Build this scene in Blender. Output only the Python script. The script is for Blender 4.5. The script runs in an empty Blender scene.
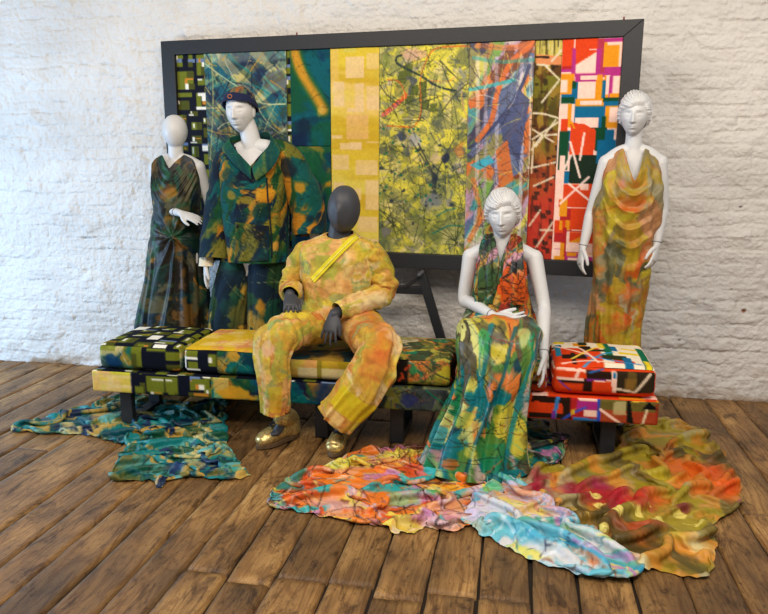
import bpy, math, random
import numpy as np
from mathutils import Vector
np.seterr(all='ignore')
C = bpy.context.scene.collection
# ---------------------------------------------------------------- camera model (768 x 614 frame)
f=726.;HC=1.45
pit=math.atan2(147,f);yaw=math.atan2(136,math.hypot(f,147))
_cp,_sp=math.cos(pit),math.sin(pit);_cy,_sy=math.cos(yaw),math.sin(yaw)
Fv=np.array([-_sy*_cp,_cy*_cp,-_sp]);Rv=np.array([_cy,_sy,0.]);Uv=np.cross(Rv,Fv)
CAM=np.array([0.,-4.6,HC])
def ray(u,v): return Fv+Rv*(u-384)/f+Uv*(307-v)/f
def at(u,v,Y):                       # point of the place on the vertical plane at depth Y
    d=ray(u,v);return CAM+d*(Y-CAM[1])/d[1]
def fl(u,v,Z=0.):                    # point of the place at height Z
    d=ray(u,v);return CAM+d*(Z-CAM[2])/d[2]
def V3(*a): return np.array(a,float)
def nrm(a): a=np.asarray(a,float);return a/(np.linalg.norm(a)+1e-12)
# ---------------------------------------------------------------- scene bookkeeping
def tag(o,label=None,cat=None,group=None,kind=None):
    if label:o['label']=label
    if cat:o['category']=cat
    if group:o['group']=group
    if kind:o['kind']=kind
    return o
def empty(name,loc):
    o=bpy.data.objects.new(name,None);C.objects.link(o);o.location=Vector(loc);o.empty_display_size=.1;return o
def s2l(c):
    c=np.clip(np.asarray(c,float),0,1);return np.where(c<=.04045,c/12.92,((c+.055)/1.055)**2.4)
def link_mesh(name,V,Fq,mat,parent=None,col=None,smooth=True,attr=None,solid=0.):
    V=np.asarray(V,np.float64).reshape(-1,3)
    if parent is not None: V=V-np.array(parent.matrix_world.translation if False else WORLD[parent.name])
    me=bpy.data.meshes.new(name)
    if isinstance(Fq,np.ndarray):
        nf,k=Fq.shape
        me.vertices.add(len(V));me.vertices.foreach_set('co',V.astype(np.float32).ravel())
        me.loops.add(nf*k);me.loops.foreach_set('vertex_index',Fq.astype(np.int32).ravel())
        me.polygons.add(nf);me.polygons.foreach_set('loop_start',np.arange(0,nf*k,k,dtype=np.int32))
        me.update(calc_edges=True)
    else:
        me.from_pydata([tuple(v) for v in V],[],[tuple(int(i) for i in q) for q in Fq]);me.update()
    me.polygons.foreach_set('use_smooth',[bool(smooth)]*len(me.polygons))
    if col is not None:
        col=np.asarray(col,float).reshape(-1,3);a=me.color_attributes.new('print','FLOAT_COLOR','POINT')
        c4=np.ones((len(V),4),np.float32);c4[:,:3]=s2l(col);a.data.foreach_set('color',c4.ravel())
    if attr is not None:
        for k,val in attr.items():
            a=me.attributes.new(k,'FLOAT','POINT');a.data.foreach_set('value',np.asarray(val,np.float32).ravel())
    me.materials.append(mat)
    o=bpy.data.objects.new(name,me);C.objects.link(o)
    if parent is not None: o.parent=parent
    WORLD[o.name]=tuple(WORLD[parent.name]) if parent is not None else (0,0,0)
    if solid:
        m=o.modifiers.new('thick','SOLIDIFY');m.thickness=abs(solid);m.offset=-1 if solid>0 else 1
    me.validate()
    return o
WORLD={}
def thing(name,loc,label,cat,group=None):
    o=empty(name,loc);WORLD[o.name]=tuple(loc);return tag(o,label,cat,group)
# ---------------------------------------------------------------- mesh helpers
class MB:
    def __init__(s): s.v=[];s.f=[]
    def add(s,V,F):
        n=len(s.v);s.v.extend([tuple(p) for p in np.asarray(V).reshape(-1,3)]);s.f.extend([tuple(int(i)+n for i in q) for q in F]);return s
    def build(s,name,mat,parent=None,smooth=False,bevel=0.,**k):
        o=link_mesh(name,s.v,s.f,mat,parent,smooth=smooth,**k)
        if bevel:
            m=o.modifiers.new('bevel','BEVEL');m.width=bevel;m.segments=2;m.limit_method='ANGLE'
        return o
def obox(c,ax,ay,az):                # oriented box, half vectors
    c=np.asarray(c,float);V=[c+i*ax+j*ay+k*az for i in(-1,1) for j in(-1,1) for k in(-1,1)]
    return V,[(0,1,3,2),(4,6,7,5),(0,4,5,1),(2,3,7,6),(0,2,6,4),(1,5,7,3)]
def box(x0,x1,y0,y1,z0,z1):
    return obox(V3((x0+x1)/2,(y0+y1)/2,(z0+z1)/2),V3((x1-x0)/2,0,0),V3(0,(y1-y0)/2,0),V3(0,0,(z1-z0)/2))
def bar(p,q,w,h,up=(0,0,1)):
    p=np.array(p,float);q=np.array(q,float);d=q-p;L=np.linalg.norm(d);d/=L
    s=nrm(np.cross(d,up));t=np.cross(s,d);return obox((p+q)/2,d*L/2,s*w/2,t*h/2)
def gridF(ns,nt,wrap=False):
    i=np.arange(ns-1)[:,None];m=nt if wrap else nt-1;j=np.arange(m)[None,:];j2=(j+1)%nt
    a=i*nt+j;b=i*nt+j2;c=(i+1)*nt+j2;d=(i+1)*nt+j
    return np.stack([a,d,c,b],-1).reshape(-1,4)
def catmull(K,ts):                   # K (n,...) keys, ts in 0..n-1
    K=np.asarray(K,float);n=len(K);ts=np.clip(np.asarray(ts,float),0,n-1-1e-9);i=ts.astype(int);t=(ts-i).reshape(-1,*([1]*(K.ndim-1)))
    g=lambda j:K[np.clip(j,0,n-1)]
    p0=np.where((i-1<0).reshape(t.shape),2*g(i)-g(i+1),g(i-1));p3=np.where((i+2>n-1).reshape(t.shape),2*g(i+1)-g(i),g(i+2))
    p1=g(i);p2=g(i+1)
    return .5*((2*p1)+(-p0+p2)*t+(2*p0-5*p1+4*p2-p3)*t*t+(-p0+3*p1-3*p2+p3)*t**3)
def tube(pts,rad,lat=(1,0,0),n=20,sub=5,cap=True):
    pts=np.asarray(pts,float);rad=np.array([(r,r) if np.isscalar(r) else r for r in rad],float)
    ts=np.linspace(0,len(pts)-1,(len(pts)-1)*sub+1);P=catmull(pts,ts);R=catmull(rad,ts);R=np.maximum(R,1e-4)
    T=np.gradient(P,axis=0);T/=np.linalg.norm(T,axis=1)[:,None]+1e-12
    lat=np.asarray(lat,float);L=lat-(T@lat)[:,None]*T;L/=np.linalg.norm(L,axis=1)[:,None]+1e-9;B=np.cross(T,L)
    if cap:
        k=3;a=np.linspace(0,math.pi/2,k+1)[1:]*.93
        pre=[(P[0]-T[0]*R[0].min()*math.sin(x),R[0]*math.cos(x)) for x in a][::-1];post=[(P[-1]+T[-1]*R[-1].min()*math.sin(x),R[-1]*math.cos(x)) for x in a]
        P=np.vstack([[p for p,_ in pre],P,[p for p,_ in post]]);R=np.vstack([[r for _,r in pre],R,[r for _,r in post]])
        L=np.vstack([[L[0]]*k,L,[L[-1]]*k]);B=np.vstack([[B[0]]*k,B,[B[-1]]*k])
    th=np.linspace(0,2*math.pi,n,endpoint=False)
    V=P[:,None]+L[:,None]*(R[:,0:1]*np.cos(th))[:,:,None]+B[:,None]*(R[:,1:2]*np.sin(th))[:,:,None]
    F=[tuple(q) for q in gridF(len(P),n,True)];m=len(P)*n
    F+= [tuple(range(n)),tuple(reversed(range(m-n,m)))]
    return V.reshape(-1,3),F
def ball(c,r,n=18,ax=None):
    r=(r,r,r) if np.isscalar(r) else r;a=np.linspace(.04,math.pi-.04,n);th=np.linspace(0,2*math.pi,2*n,endpoint=False)
    X=np.stack([np.sin(a)[:,None]*np.cos(th)*r[0],np.sin(a)[:,None]*np.sin(th)*r[1],np.cos(a)[:,None]*np.ones_like(th)*r[2]],-1)
    if ax is not None: X=X@np.asarray(ax)
    m=n*2*n;F=[tuple(q) for q in gridF(n,2*n,True)]+[tuple(range(2*n)),tuple(reversed(range(m-2*n,m)))]
    return (X+np.asarray(c)).reshape(-1,3),F
# ---------------------------------------------------------------- noise
def _h(i,j,s):
    v=np.sin(i*127.1+j*311.7+s*74.7)*43758.5453;return v-np.floor(v)
def vnoise(x,y,s=0):
    i=np.floor(x);j=np.floor(y);a=x-i;b=y-j;a=a*a*a*(a*(a*6-15)+10);b=b*b*b*(b*(b*6-15)+10)
    return (_h(i,j,s)*(1-a)+_h(i+1,j,s)*a)*(1-b)+(_h(i,j+1,s)*(1-a)+_h(i+1,j+1,s)*a)*b
def fbm(x,y,s=0,o=4,g=.5):
    t=0;A=1;n=0
    for k in range(o):
        t=t+A*vnoise(x*2**k+k*17.3,y*2**k-k*9.1,s+k*13);n+=A;A*=g
    return t/n
def crumple(U,V,lam,seed=0,n=4,base=0.,spread=3.14):
    r=random.Random(seed);h=0
    wu=U+lam*.9*(fbm(U/lam*.45,V/lam*.45,seed+1,2)-.5)*2;wv=V+lam*.9*(fbm(U/lam*.45+7,V/lam*.45,seed+2,2)-.5)*2
    for k in range(n):
        t=base+spread*(k/n-.5)+r.uniform(-.2,.2);l=lam*r.uniform(.6,1.5);x=(wu*math.cos(t)+wv*math.sin(t))/l+.8*fbm(U/lam*.3,V/lam*.3,seed+9+k,2)*2
        tr=np.abs((x%1)-.5)*2;h=h+(tr**1.3)*np.clip(fbm(U/lam*.5+k*3,V/lam*.5,seed+20+k,2)*2.6-.75,0,1)*l/lam
    return h/n*2
def ridge(x): return 1-np.abs(2*(x-np.floor(x))-1)*1.0     # triangle 0..1
# ---------------------------------------------------------------- printed-cloth painter
class Cv:                             # canvas wm x hm metres, colours sRGB 0..1, y up
    def __init__(s,wm,hm,col=(128,128,128),ppm=260):
        s.wm,s.hm=wm,hm;s.w=max(8,int(wm*ppm));s.h=max(8,int(hm*ppm));s.ppm=ppm
        s.X,s.Y=np.meshgrid((np.arange(s.w)+.5)/s.w*wm,(np.arange(s.h)+.5)/s.h*hm)
        s.im=np.ones((s.h,s.w,3))*np.array(col)/255.
    def mix(s,m,col,a=1.):
        c=np.array(col,float)/255.;m=(m*a)[...,None];s.im=s.im*(1-m)+c*m;return s
    def _win(s,x0,y0,x1,y1):
        i0=max(0,int(x0/s.wm*s.w)-1);i1=min(s.w,int(x1/s.wm*s.w)+2);j0=max(0,int(y0/s.hm*s.h)-1);j1=min(s.h,int(y1/s.hm*s.h)+2)
        return i0,i1,j0,j1
    def poly(s,P,col,a=1.):
        P=np.asarray(P,float);i0,i1,j0,j1=s._win(P[:,0].min(),P[:,1].min(),P[:,0].max(),P[:,1].max())
        if i1<=i0 or j1<=j0:return s
        X=s.X[j0:j1,i0:i1];Y=s.Y[j0:j1,i0:i1];ins=np.zeros(X.shape,bool);n=len(P)
        for k in range(n):
            x1,y1=P[k];x2,y2=P[(k+1)%n]
            ins^=((y1>Y)!=(y2>Y))&(X<(x2-x1)*(Y-y1)/(y2-y1+1e-12)+x1)
        c=np.array(col,float)/255.;m=(ins*a)[...,None];s.im[j0:j1,i0:i1]=s.im[j0:j1,i0:i1]*(1-m)+c*m;return s
    def rect(s,x0,y0,x1,y1,col,a=1.): return s.poly([(x0,y0),(x1,y0),(x1,y1),(x0,y1)],col,a)
    def line(s,P,w,col,a=1.,soft=.0012,taper=False,dry=0.):
        P=np.asarray(P,float)
        if len(P)>2: P=catmull(P,np.linspace(0,len(P)-1,(len(P)-1)*6+1))
        n=len(P)-1
        M=None;pad=w+.004;i0,i1,j0,j1=s._win(P[:,0].min()-pad,P[:,1].min()-pad,P[:,0].max()+pad,P[:,1].max()+pad)
        if i1<=i0 or j1<=j0:return s
        X=s.X[j0:j1,i0:i1];Y=s.Y[j0:j1,i0:i1];M=np.zeros(X.shape)
        for k in range(n):
            a0=P[k];d=P[k+1]-a0;L=(d@d)+1e-12;t=np.clip(((X-a0[0])*d[0]+(Y-a0[1])*d[1])/L,0,1)
            D=np.hypot(X-a0[0]-t*d[0],Y-a0[1]-t*d[1]);ww=w/2*((1-.85*(k+t)/n) if taper else 1)
            M=np.maximum(M,np.clip((ww-D)/soft+.5,0,1))
        if dry: M=M*(fbm(X/.01,Y/.01,7)>dry)
        c=np.array(col,float)/255.;m=(M*a)[...,None];s.im[j0:j1,i0:i1]=s.im[j0:j1,i0:i1]*(1-m)+c*m;return s
    def blot(s,x,y,r,col,a=1.,seed=0,sx=1.,soft=.15):
        D=np.hypot((s.X-x)/sx,s.Y-y)/r+(fbm(s.X/r*1.3,s.Y/r*1.3,seed)-.5)*1.1
        return s.mix(np.clip((1-D)/soft,0,1),col,a)
    def scribble(s,n,col,w=.002,L=.15,seed=0,a=.85,curv=.6,box=None,taper=True):
        r=random.Random(seed);b=box or (0,0,s.wm,s.hm);cols=col if isinstance(col[0],(tuple,list)) else [col]
        for _ in range(n):
            x=r.uniform(b[0],b[2]);y=r.uniform(b[1],b[3]);t=r.uniform(0,6.28);P=[(x,y)];k=r.uniform(-curv,curv)
            for q in range(3):
                t+=k+r.uniform(-.3,.3)*curv;l=L*r.uniform(.2,.5);x+=l*math.cos(t);y+=l*math.sin(t);P.append((x,y))
            s.line(P,w*r.uniform(.5,1.6),r.choice(cols),a,taper=taper)
        return s
    def spots(s,n,col,r0=.004,r1=.012,seed=0,a=.9,box=None):
        r=random.Random(seed);b=box or (0,0,s.wm,s.hm)
        for _ in range(n):
            x=r.uniform(b[0],b[2]);y=r.uniform(b[1],b[3]);q=r.uniform(r0,r1)
            pts=[(x+q*r.uniform(.6,1.3)*math.cos(k*.8),y+q*r.uniform(.6,1.3)*math.sin(k*.8)) for k in range(8)];s.poly(pts,col,a)
        return s
    def grain(s,a=.05,sc=.012,seed=3):
        s.im=np.clip(s.im*(1+a*2*(fbm(s.X/sc,s.Y/sc,seed)-.5)[...,None]),0,1);return s
    def get(s,u,v):                   # u,v arrays 0..1 (u wraps)
        x=(np.mod(u,1.0))*s.w-.5;y=np.clip(v,0,1)*s.h-.5
        i=np.floor(x).astype(int);j=np.floor(y).astype(int);a=(x-i)[...,None];b=(y-j)[...,None]
        g=lambda j,i:s.im[np.clip(j,0,s.h-1),np.mod(i,s.w)]
        q=(g(j,i)*(1-a)+g(j,i+1)*a)*(1-b)+(g(j+1,i)*(1-a)+g(j+1,i+1)*a)*b
        m=q.mean(-1,keepdims=True);q=m+(q-m)*.98;return np.clip(.46+(q-.46)*1.12-.012,0,1)
def voro(X,Y,s=0):
    i=np.floor(X);j=np.floor(Y);best=np.full(X.shape,9e9);cx=X*0;cy=Y*0
    for a in(-1,0,1):
        for b in(-1,0,1):
            px=i+a+_h(i+a,j+b,s);py=j+b+_h(i+a,j+b,s+5);d=(X-px)**2+(Y-py)**2;m=d<best
            best=np.where(m,d,best);cx=np.where(m,px,cx);cy=np.where(m,py,cy)
    return cx,cy
def blend(c,pal,scale,seed=0,warp=.6,soft=.03,facet=0.,stretch=(1,1),fm=.75,a=1.,rot=0.):
    """patches of dye: pal = [(rgb, bias)]"""
    X0,Y0=c.X*math.cos(rot)+c.Y*math.sin(rot),-c.X*math.sin(rot)+c.Y*math.cos(rot)
    X=X0/scale/stretch[0];Y=Y0/scale/stretch[1]
    X=X+warp*2*(fbm(X*.9,Y*.9,seed+91)-.5);Y=Y+warp*2*(fbm(X*.9,Y*.9,seed+47)-.5)
    if facet:
        cx,cy=voro(X*facet,Y*facet*.7,seed+3);X=X*(1-fm)+cx/facet*fm;Y=Y*(1-fm)+cy/facet/.7*fm
    W=[];
    for k,(col,b) in enumerate(pal): W.append(fbm(X,Y,seed+k*7.7,3)+b)
    W=np.array(W);W=np.exp((W-W.max(0))/soft);W/=W.sum(0)
    col=np.array([p[0] for p in pal])/255.
    c.im=c.im*(1-a)+a*np.tensordot(W,col,axes=(0,0));return c
# ---------------------------------------------------------------- materials
def new_mat(name):
    m=bpy.data.materials.new(name);m.use_nodes=True;nt=m.node_tree;nt.nodes.clear()
    o=nt.nodes.new('ShaderNodeOutputMaterial');b=nt.nodes.new('ShaderNodeBsdfPrincipled');nt.links.new(b.outputs[0],o.inputs[0]);return m,nt,b
def N(nt,t,**k):
    n=nt.nodes.new(t)
    for a,b in k.items():
        if hasattr(n,a): setattr(n,a,b)
        else: n.inputs[a.replace('_',' ')].default_value=b
    return n
def L(nt,a,b): nt.links.new(a,b)
def noise_bump(nt,b,scale,strength,dist=.002,coord='Object',detail=3):
    tc=N(nt,'ShaderNodeTexCoord');n=N(nt,'ShaderNodeTexNoise');n.inputs['Scale'].default_value=scale;n.inputs['Detail'].default_value=detail
    L(nt,tc.outputs[coord],n.inputs['Vector']);bp=N(nt,'ShaderNodeBump');bp.inputs['Strength'].default_value=strength;bp.inputs['Distance'].default_value=dist
    L(nt,n.outputs[0],bp.inputs['Height']);L(nt,bp.outputs[0],b.inputs['Normal']);return tc,n,bp
def cloth_mat(name,rough=.8,sheen=.03,bump=.25,spec=.25,scale=420,coat=0.):
    m,nt,b=new_mat(name);a=N(nt,'ShaderNodeAttribute');a.attribute_name='print'
    tc,n,bp=noise_bump(nt,b,scale,bump)
    n2=N(nt,'ShaderNodeTexNoise');n2.inputs['Scale'].default_value=90;L(nt,tc.outputs['Object'],n2.inputs['Vector'])
    mr=N(nt,'ShaderNodeMapRange');mr.inputs['To Min'].default_value=.88;mr.inputs['To Max'].default_value=1.1;L(nt,n2.outputs[0],mr.inputs['Value'])
    mx=N(nt,'ShaderNodeVectorMath');mx.operation='SCALE';L(nt,a.outputs['Color'],mx.inputs[0]);L(nt,mr.outputs[0],mx.inputs['Scale'])
    L(nt,mx.outputs[0],b.inputs['Base Color']);b.inputs['Roughness'].default_value=rough;b.inputs['Specular IOR Level'].default_value=spec
    b.inputs['Sheen Weight'].default_value=sheen
    return m
def plain(name,rgb,rough=.5,metal=0.,bump=0.,scale=60,spec=.5,var=.08):
    m,nt,b=new_mat(name);tc=N(nt,'ShaderNodeTexCoord');n=N(nt,'ShaderNodeTexNoise');n.inputs['Scale'].default_value=scale;L(nt,tc.outputs['Object'],n.inputs['Vector'])
    cr=N(nt,'ShaderNodeValToRGB');c=s2l(np.array(rgb)/255.)
    cr.color_ramp.elements[0].color=(*np.clip(c*(1-var),0,1),1);cr.color_ramp.elements[1].color=(*np.clip(c*(1+var),0,1),1)
    cr.color_ramp.elements[0].position=.35;cr.color_ramp.elements[1].position=.65
    L(nt,n.outputs[0],cr.inputs[0]);L(nt,cr.outputs[0],b.inputs['Base Color'])
    b.inputs['Roughness'].default_value=rough;b.inputs['Metallic'].default_value=metal;b.inputs['Specular IOR Level'].default_value=spec
    if bump:
        bp=N(nt,'ShaderNodeBump');bp.inputs['Strength'].default_value=bump;bp.inputs['Distance'].default_value=.002;L(nt,n.outputs[0],bp.inputs['Height']);L(nt,bp.outputs[0],b.inputs['Normal'])
    return m
M_cotton=cloth_mat('printed_cotton',.85,.03,.35)
M_silk=cloth_mat('printed_silk',.40,.0,.12,.4)
M_satin=cloth_mat('printed_satin',.48,.0,.12,.35)
M_canvas=cloth_mat('printed_furnishing_cloth',.9,.0,.5,.15)
M_frame=plain('black_painted_wood',(30,31,33),.55,bump=.3,scale=45)
M_black=plain('black_metal',(26,27,30),.5,scale=20)
M_white=plain('white_mannequin_finish',(211,212,212),.42,scale=8,var=.02,spec=.4)
M_dark=plain('charcoal_mannequin_finish',(62,64,70),.5,scale=8,var=.03,spec=.4)
M_joint=plain('joint_line_grey',(120,120,122),.6)
# ---------------------------------------------------------------- wall
def build_wall():
    x0,x1,z1=-5.8,3.4,2.9;d=.0078
    xs=np.arange(x0,x1,d);zs=np.arange(-.02,z1,d);X,Z=np.meshgrid(xs,zs)
    wx=X+.03*(fbm(X*5,Z*5,3)-.5)*2;wz=Z+.018*2*(fbm(X*2.2,Z*4,9)-.5)+.010*2*(fbm(X*14,Z*14,5)-.5)
    ch=.0765;r=np.floor(wz/ch);fz=wz/ch-r;off=_h(r,0*r,2)*.3+.5*(r%2);L_=.228
    q=np.floor(wx/L_+off);fx=wx/L_+off-q
    ez=np.minimum(fz,1-fz)*ch;ex=np.minimum(fx,1-fx)*L_
    wear=fbm(X*1.6,Z*3,31)
    jz=np.clip(1-ez/.0075,0,1)*(.25+1.3*np.clip(fbm(X*3.1,r*1.0,12)-.35,0,1));jx=np.clip(1-ex/.008,0,1)**1.2*(.8*np.clip(fbm(X*4,Z*4,14)-.45,0,1)*2)
    tilt=(_h(q,r,8)-.5)*.010*(fz-.5)*2+(_h(q,r,18)-.5)*.006
    y=tilt*1.0-.012*jz-.007*jx+.008*(fbm(X*9,Z*15,21)-.5)+.010*(fbm(X*34,Z*44,22,3)-.5)+.006*(np.abs(fbm(X*14,Z*26,27,3)-.5)*2)+.02*(fbm(X*1.1,Z*1.1,1)-.5)
    lump=np.clip(fbm(X*5.5,Z*8,41)-.58,0,1)*.05;y+=lump
    crack=np.clip(1-np.abs(fz-.5-.48+.05*(fbm(X*18,r,4)-.5))*ch/.0045,0,1)*np.clip((fbm(X*3.3,r*3.7,77,2)-.62)*9,0,1)
    y-=.016*crack
    base=np.array([222,219,213])/255.;col=np.ones(X.shape+(3,))*base
    col*=(1+.05*(fbm(X*2.3,Z*3,51)-.5)*2)[...,None]
    g=np.clip((fbm(X*4.5,Z*7,61)-.55)*3,0,1)*.10+crack*.25+np.clip(fbm(X*20,Z*26,63)-.7,0,1)*.5
    low=np.clip(1-Z/.10,0,1)*np.clip((fbm(X*5,Z*16,66)-.38)*4,0,1)+np.clip(1-Z/.45,0,1)*.35*np.clip((fbm(X*7,Z*9,67)-.5)*5,0,1)
    col=col*(1-g[...,None])+np.array([150,140,125])/255*g[...,None]
    low=np.clip(low*.75,0,1)[...,None];col=col*(1-low)+np.array([148,124,100])/255*low
    for (u,v,rr,cc) in [(744,311,.016,(120,62,34)),(741,207,.010,(60,50,45)),(679,340,.009,(70,60,55)),(731,289,.006,(90,80,70)),(24,75,.006,(90,80,70)),(632,18,.0,(0,0,0))]:
        p=at(u,v,0);m=np.clip((rr-np.hypot(X-p[0],(Z-p[2])*1.3))/.005,0,1);y-=m*.012;m=m[...,None];col=col*(1-m)+np.array(cc)/255*m
    P=np.stack([X,-y*1.0,Z],-1)
    m,nt,b=new_mat('white_painted_brick');a=N(nt,'ShaderNodeAttribute');a.attribute_name='print';L(nt,a.outputs['Color'],b.inputs['Base Color'])
    b.inputs['Roughness'].default_value=.6;b.inputs['Specular IOR Level'].default_value=.3;noise_bump(nt,b,48,.9,.012,detail=12)
    F=gridF(len(zs),len(xs))
    o=link_mesh('wall_back',P,F,m,col=col);tag(o,'uneven brick wall painted cream white','wall',kind='structure')
build_wall()
# ---------------------------------------------------------------- floor: worn boards running to the wall
def build_floor():
    rnd=random.Random(5);mb=MB();pid=[];px=[]
    lines=[-3.9]
    known=[fl(32.6,460)[0],fl(99,460)[0],fl(112.8,477.5)[0],fl(140,484.5)[0],fl(192,511.4)[0],fl(267,467)[0],fl(320,500)[0],fl(346,540)[0],fl(390,540)[0],fl(437.9,535.2)[0],fl(481.8,547.7)[0],fl(530.6,570)[0],fl(579,590)[0],fl(636,590)[0],fl(689,590)[0],fl(725,560)[0],fl(752,528)[0]]
    x=known[0]
    left=[]
    while x>-6.0: x-=rnd.uniform(.17,.21);left.append(x)
    E=sorted(left)+[k for i,k in enumerate(known) if i==0 or k-known[i-1]>.08]
    E2=[E[0]]
    for k in E[1:]:
        if k-E2[-1]>.33: E2.append((k+E2[-1])/2)
        E2.append(k)
    x=E2[-1]
    while x<3.2: x+=rnd.uniform(.17,.22);E2.append(x)
    V=[];Fc=[];PID=[];n0=0;wid=[]
    for i in range(len(E2)-1):
        a,b=E2[i],E2[i+1];ys=[-4.4];y=-4.4
        cuts=[]
        y=-4.4+rnd.uniform(.2,4.)
        while y<-.6: cuts.append(y);y+=rnd.uniform(2.4,3.8)
        if -1.15<a<.1: cuts=[-2.37+rnd.uniform(-.02,.02) if i%3 else -2.42]+([-1.1] if i%2 else [-.75])
        ys=[-4.4]+sorted(cuts)+[.02]
        for k in range(len(ys)-1):
            g=.0035+ .006*rnd.random();ge=.0045
            ya,yb=ys[k]+ge,ys[k+1]-ge;nx=9;ny=max(6,int((yb-ya)/.03))
            S,T=np.meshgrid(np.linspace(0,1,nx),np.linspace(0,1,ny));
            xa=a+g*(.3+1.7*fbm(T*ny*.12,T*0+i,i,3))-.002;xb=b-g*(.3+1.7*fbm(T*ny*.12,T*0+i+.5,i+3,3))+.002
            Sx=.5-.5*np.cos(np.pi*S) if False else S
            X=xa+(xb-xa)*Sx;Y=ya+(yb-ya)*T
            edge=np.minimum(S,1-S)*(b-a);e2=np.minimum(T,1-T)*(yb-ya)
            Z=-.004*np.clip(1-edge/.006,0,1)**2-.001*np.clip(1-e2/.008,0,1)**2+.004*(fbm(X*7,Y*1.5,i+40)-.5)-.002+rnd.uniform(-.0015,.0015)+(.002*((S-.5)*2)**2)-.002
            P=np.stack([X,Y,Z],-1).reshape(-1,3)
            # skirt ring down
            idx=np.arange(nx*ny).reshape(ny,nx);ring=np.concatenate([idx[0],idx[1:,-1],idx[-1,-2::-1],idx[-2:0:-1,0]])
            low=P[ring].copy();low[:,2]=-.03
            Fg=gridF(ny,nx)[:,::-1];m=len(ring);k2=np.arange(m)
            Fs=np.stack([ring[k2],nx*ny+k2,nx*ny+(k2+1)%m,ring[(k2+1)%m]],-1)
            V.append(P);V.append(low);Fc.append(Fg+n0);Fc.append(Fs+n0);c=len(P)+len(low);n0+=c
            PID.append(np.full(c,rnd.random()))
    V.append(np.array([[-6,-4.6,-.02],[4,-4.6,-.02],[4,.05,-.02],[-6,.05,-.02]]));Fc.append(np.array([[0,1,2,3]])+n0);PID.append(np.full(4,-1.))
    V=np.vstack(V);Fc=np.vstack(Fc);PID=np.concatenate(PID)
    m,nt,b=new_mat('worn_brown_floorboards')
    tc=N(nt,'ShaderNodeTexCoord');at_=N(nt,'ShaderNodeAttribute');at_.attribute_name='plank'
    # offset coordinates per board
    cmb=N(nt,'ShaderNodeCombineXYZ');
    for k,fac in ((0,37.),(1,91.),(2,13.)):
        mm=N(nt,'ShaderNodeMath');mm.operation='MULTIPLY';mm.inputs[1].default_value=fac;L(nt,at_.outputs['Fac'],mm.inputs[0]);L(nt,mm.outputs[0],cmb.inputs[k])
    add=N(nt,'ShaderNodeVectorMath');add.operation='ADD';L(nt,tc.outputs['Object'],add.inputs[0]);L(nt,cmb.outputs[0],add.inputs[1])
    def nz(sx,sy,scale,det,rough=.6,dist=0.):
        mp=N(nt,'ShaderNodeMapping');mp.inputs['Scale'].default_value=(sx,sy,1);L(nt,add.outputs[0],mp.inputs['Vector'])
        n=N(nt,'ShaderNodeTexNoise');n.inputs['Scale'].default_value=scale;n.inputs['Detail'].default_value=det;n.inputs['Roughness'].default_value=rough;n.inputs['Distortion'].default_value=dist
        L(nt,mp.outputs[0],n.inputs['Vector']);return n
    big=nz(1,.45,4.,4);gr=nz(1,.05,130,5,.7,.3);st=nz(1,.38,13,8,.78,.6);mo=nz(1,.5,60,6,.8)
    # figure: contour lines of a stretched noise = cathedral grain
    fig=nz(1,.13,7.5,1.5,.4);sn=N(nt,'ShaderNodeMath');sn.operation='MULTIPLY';sn.inputs[1].default_value=95.;L(nt,fig.outputs[0],sn.inputs[0])
    si=N(nt,'ShaderNodeMath');si.operation='SINE';L(nt,sn.outputs[0],si.inputs[0])
    cr=N(nt,'ShaderNodeValToRGB');e=cr.color_ramp.elements
    def lc(*c): return (*s2l(np.array(c)/255.),1)
    e[0].position=.32;e[0].color=lc(98,74,46);e[1].position=.68;e[1].color=lc(186,144,86);q=e.new(.5);q.color=lc(142,106,62)
    L(nt,big.outputs[0],cr.inputs[0])
    def mul(prev,src,lo,hi,f0,f1,colA,a):
        mr=N(nt,'ShaderNodeMapRange');mr.inputs['From Min'].default_value=f0;mr.inputs['From Max'].default_value=f1;mr.inputs['To Min'].default_value=0;mr.inputs['To Max'].default_value=a
        L(nt,src,mr.inputs['Value']);mx=N(nt,'ShaderNodeMix');mx.data_type='RGBA';mx.blend_type='MULTIPLY' if hi else 'MIX';L(nt,mr.outputs[0],mx.inputs[0]);L(nt,prev,mx.inputs[6]);mx.inputs[7].default_value=colA;return mx.outputs[2]
    c=cr.outputs[0]
    c=mul(c,gr.outputs[0],0,1,.45,.75,(.36,.27,.2,1),.75)
    c=mul(c,si.outputs[0],0,1,.2,1.,(.5,.4,.32,1),.55)
    c=mul(c,st.outputs[0],0,1,.53,.62,(.22,.18,.16,1),.8)
    c=mul(c,mo.outputs[0],0,1,.55,.66,(.22,.18,.16,1),.8)
    # per board tone
    ht=N(nt,'ShaderNodeMapRange');ht.inputs['To Min'].default_value=.80;ht.inputs['To Max'].default_value=1.38;L(nt,at_.outputs['Fac'],ht.inputs['Value'])
    vs=N(nt,'ShaderNodeVectorMath');vs.operation='SCALE';L(nt,c,vs.inputs[0]);L(nt,ht.outputs[0],vs.inputs['Scale'])
    # dirt bed between boards (plank attribute -1)
    lt=N(nt,'ShaderNodeMath');lt.operation='LESS_THAN';lt.inputs[1].default_value=-.5;L(nt,at_.outputs['Fac'],lt.inputs[0])
    mx=N(nt,'ShaderNodeMix');mx.data_type='RGBA';L(nt,lt.outputs[0],mx.inputs[0]);L(nt,vs.outputs[0],mx.inputs[6]);mx.inputs[7].default_value=lc(40,34,29)
    L(nt,mx.outputs[2],b.inputs['Base Color'])
    rr=N(nt,'ShaderNodeMapRange');rr.inputs['To Min'].default_value=.36;rr.inputs['To Max'].default_value=.62;L(nt,st.outputs[0],rr.inputs['Value']);L(nt,rr.outputs[0],b.inputs['Roughness'])
    b.inputs['Specular IOR Level'].default_value=.4
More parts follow.
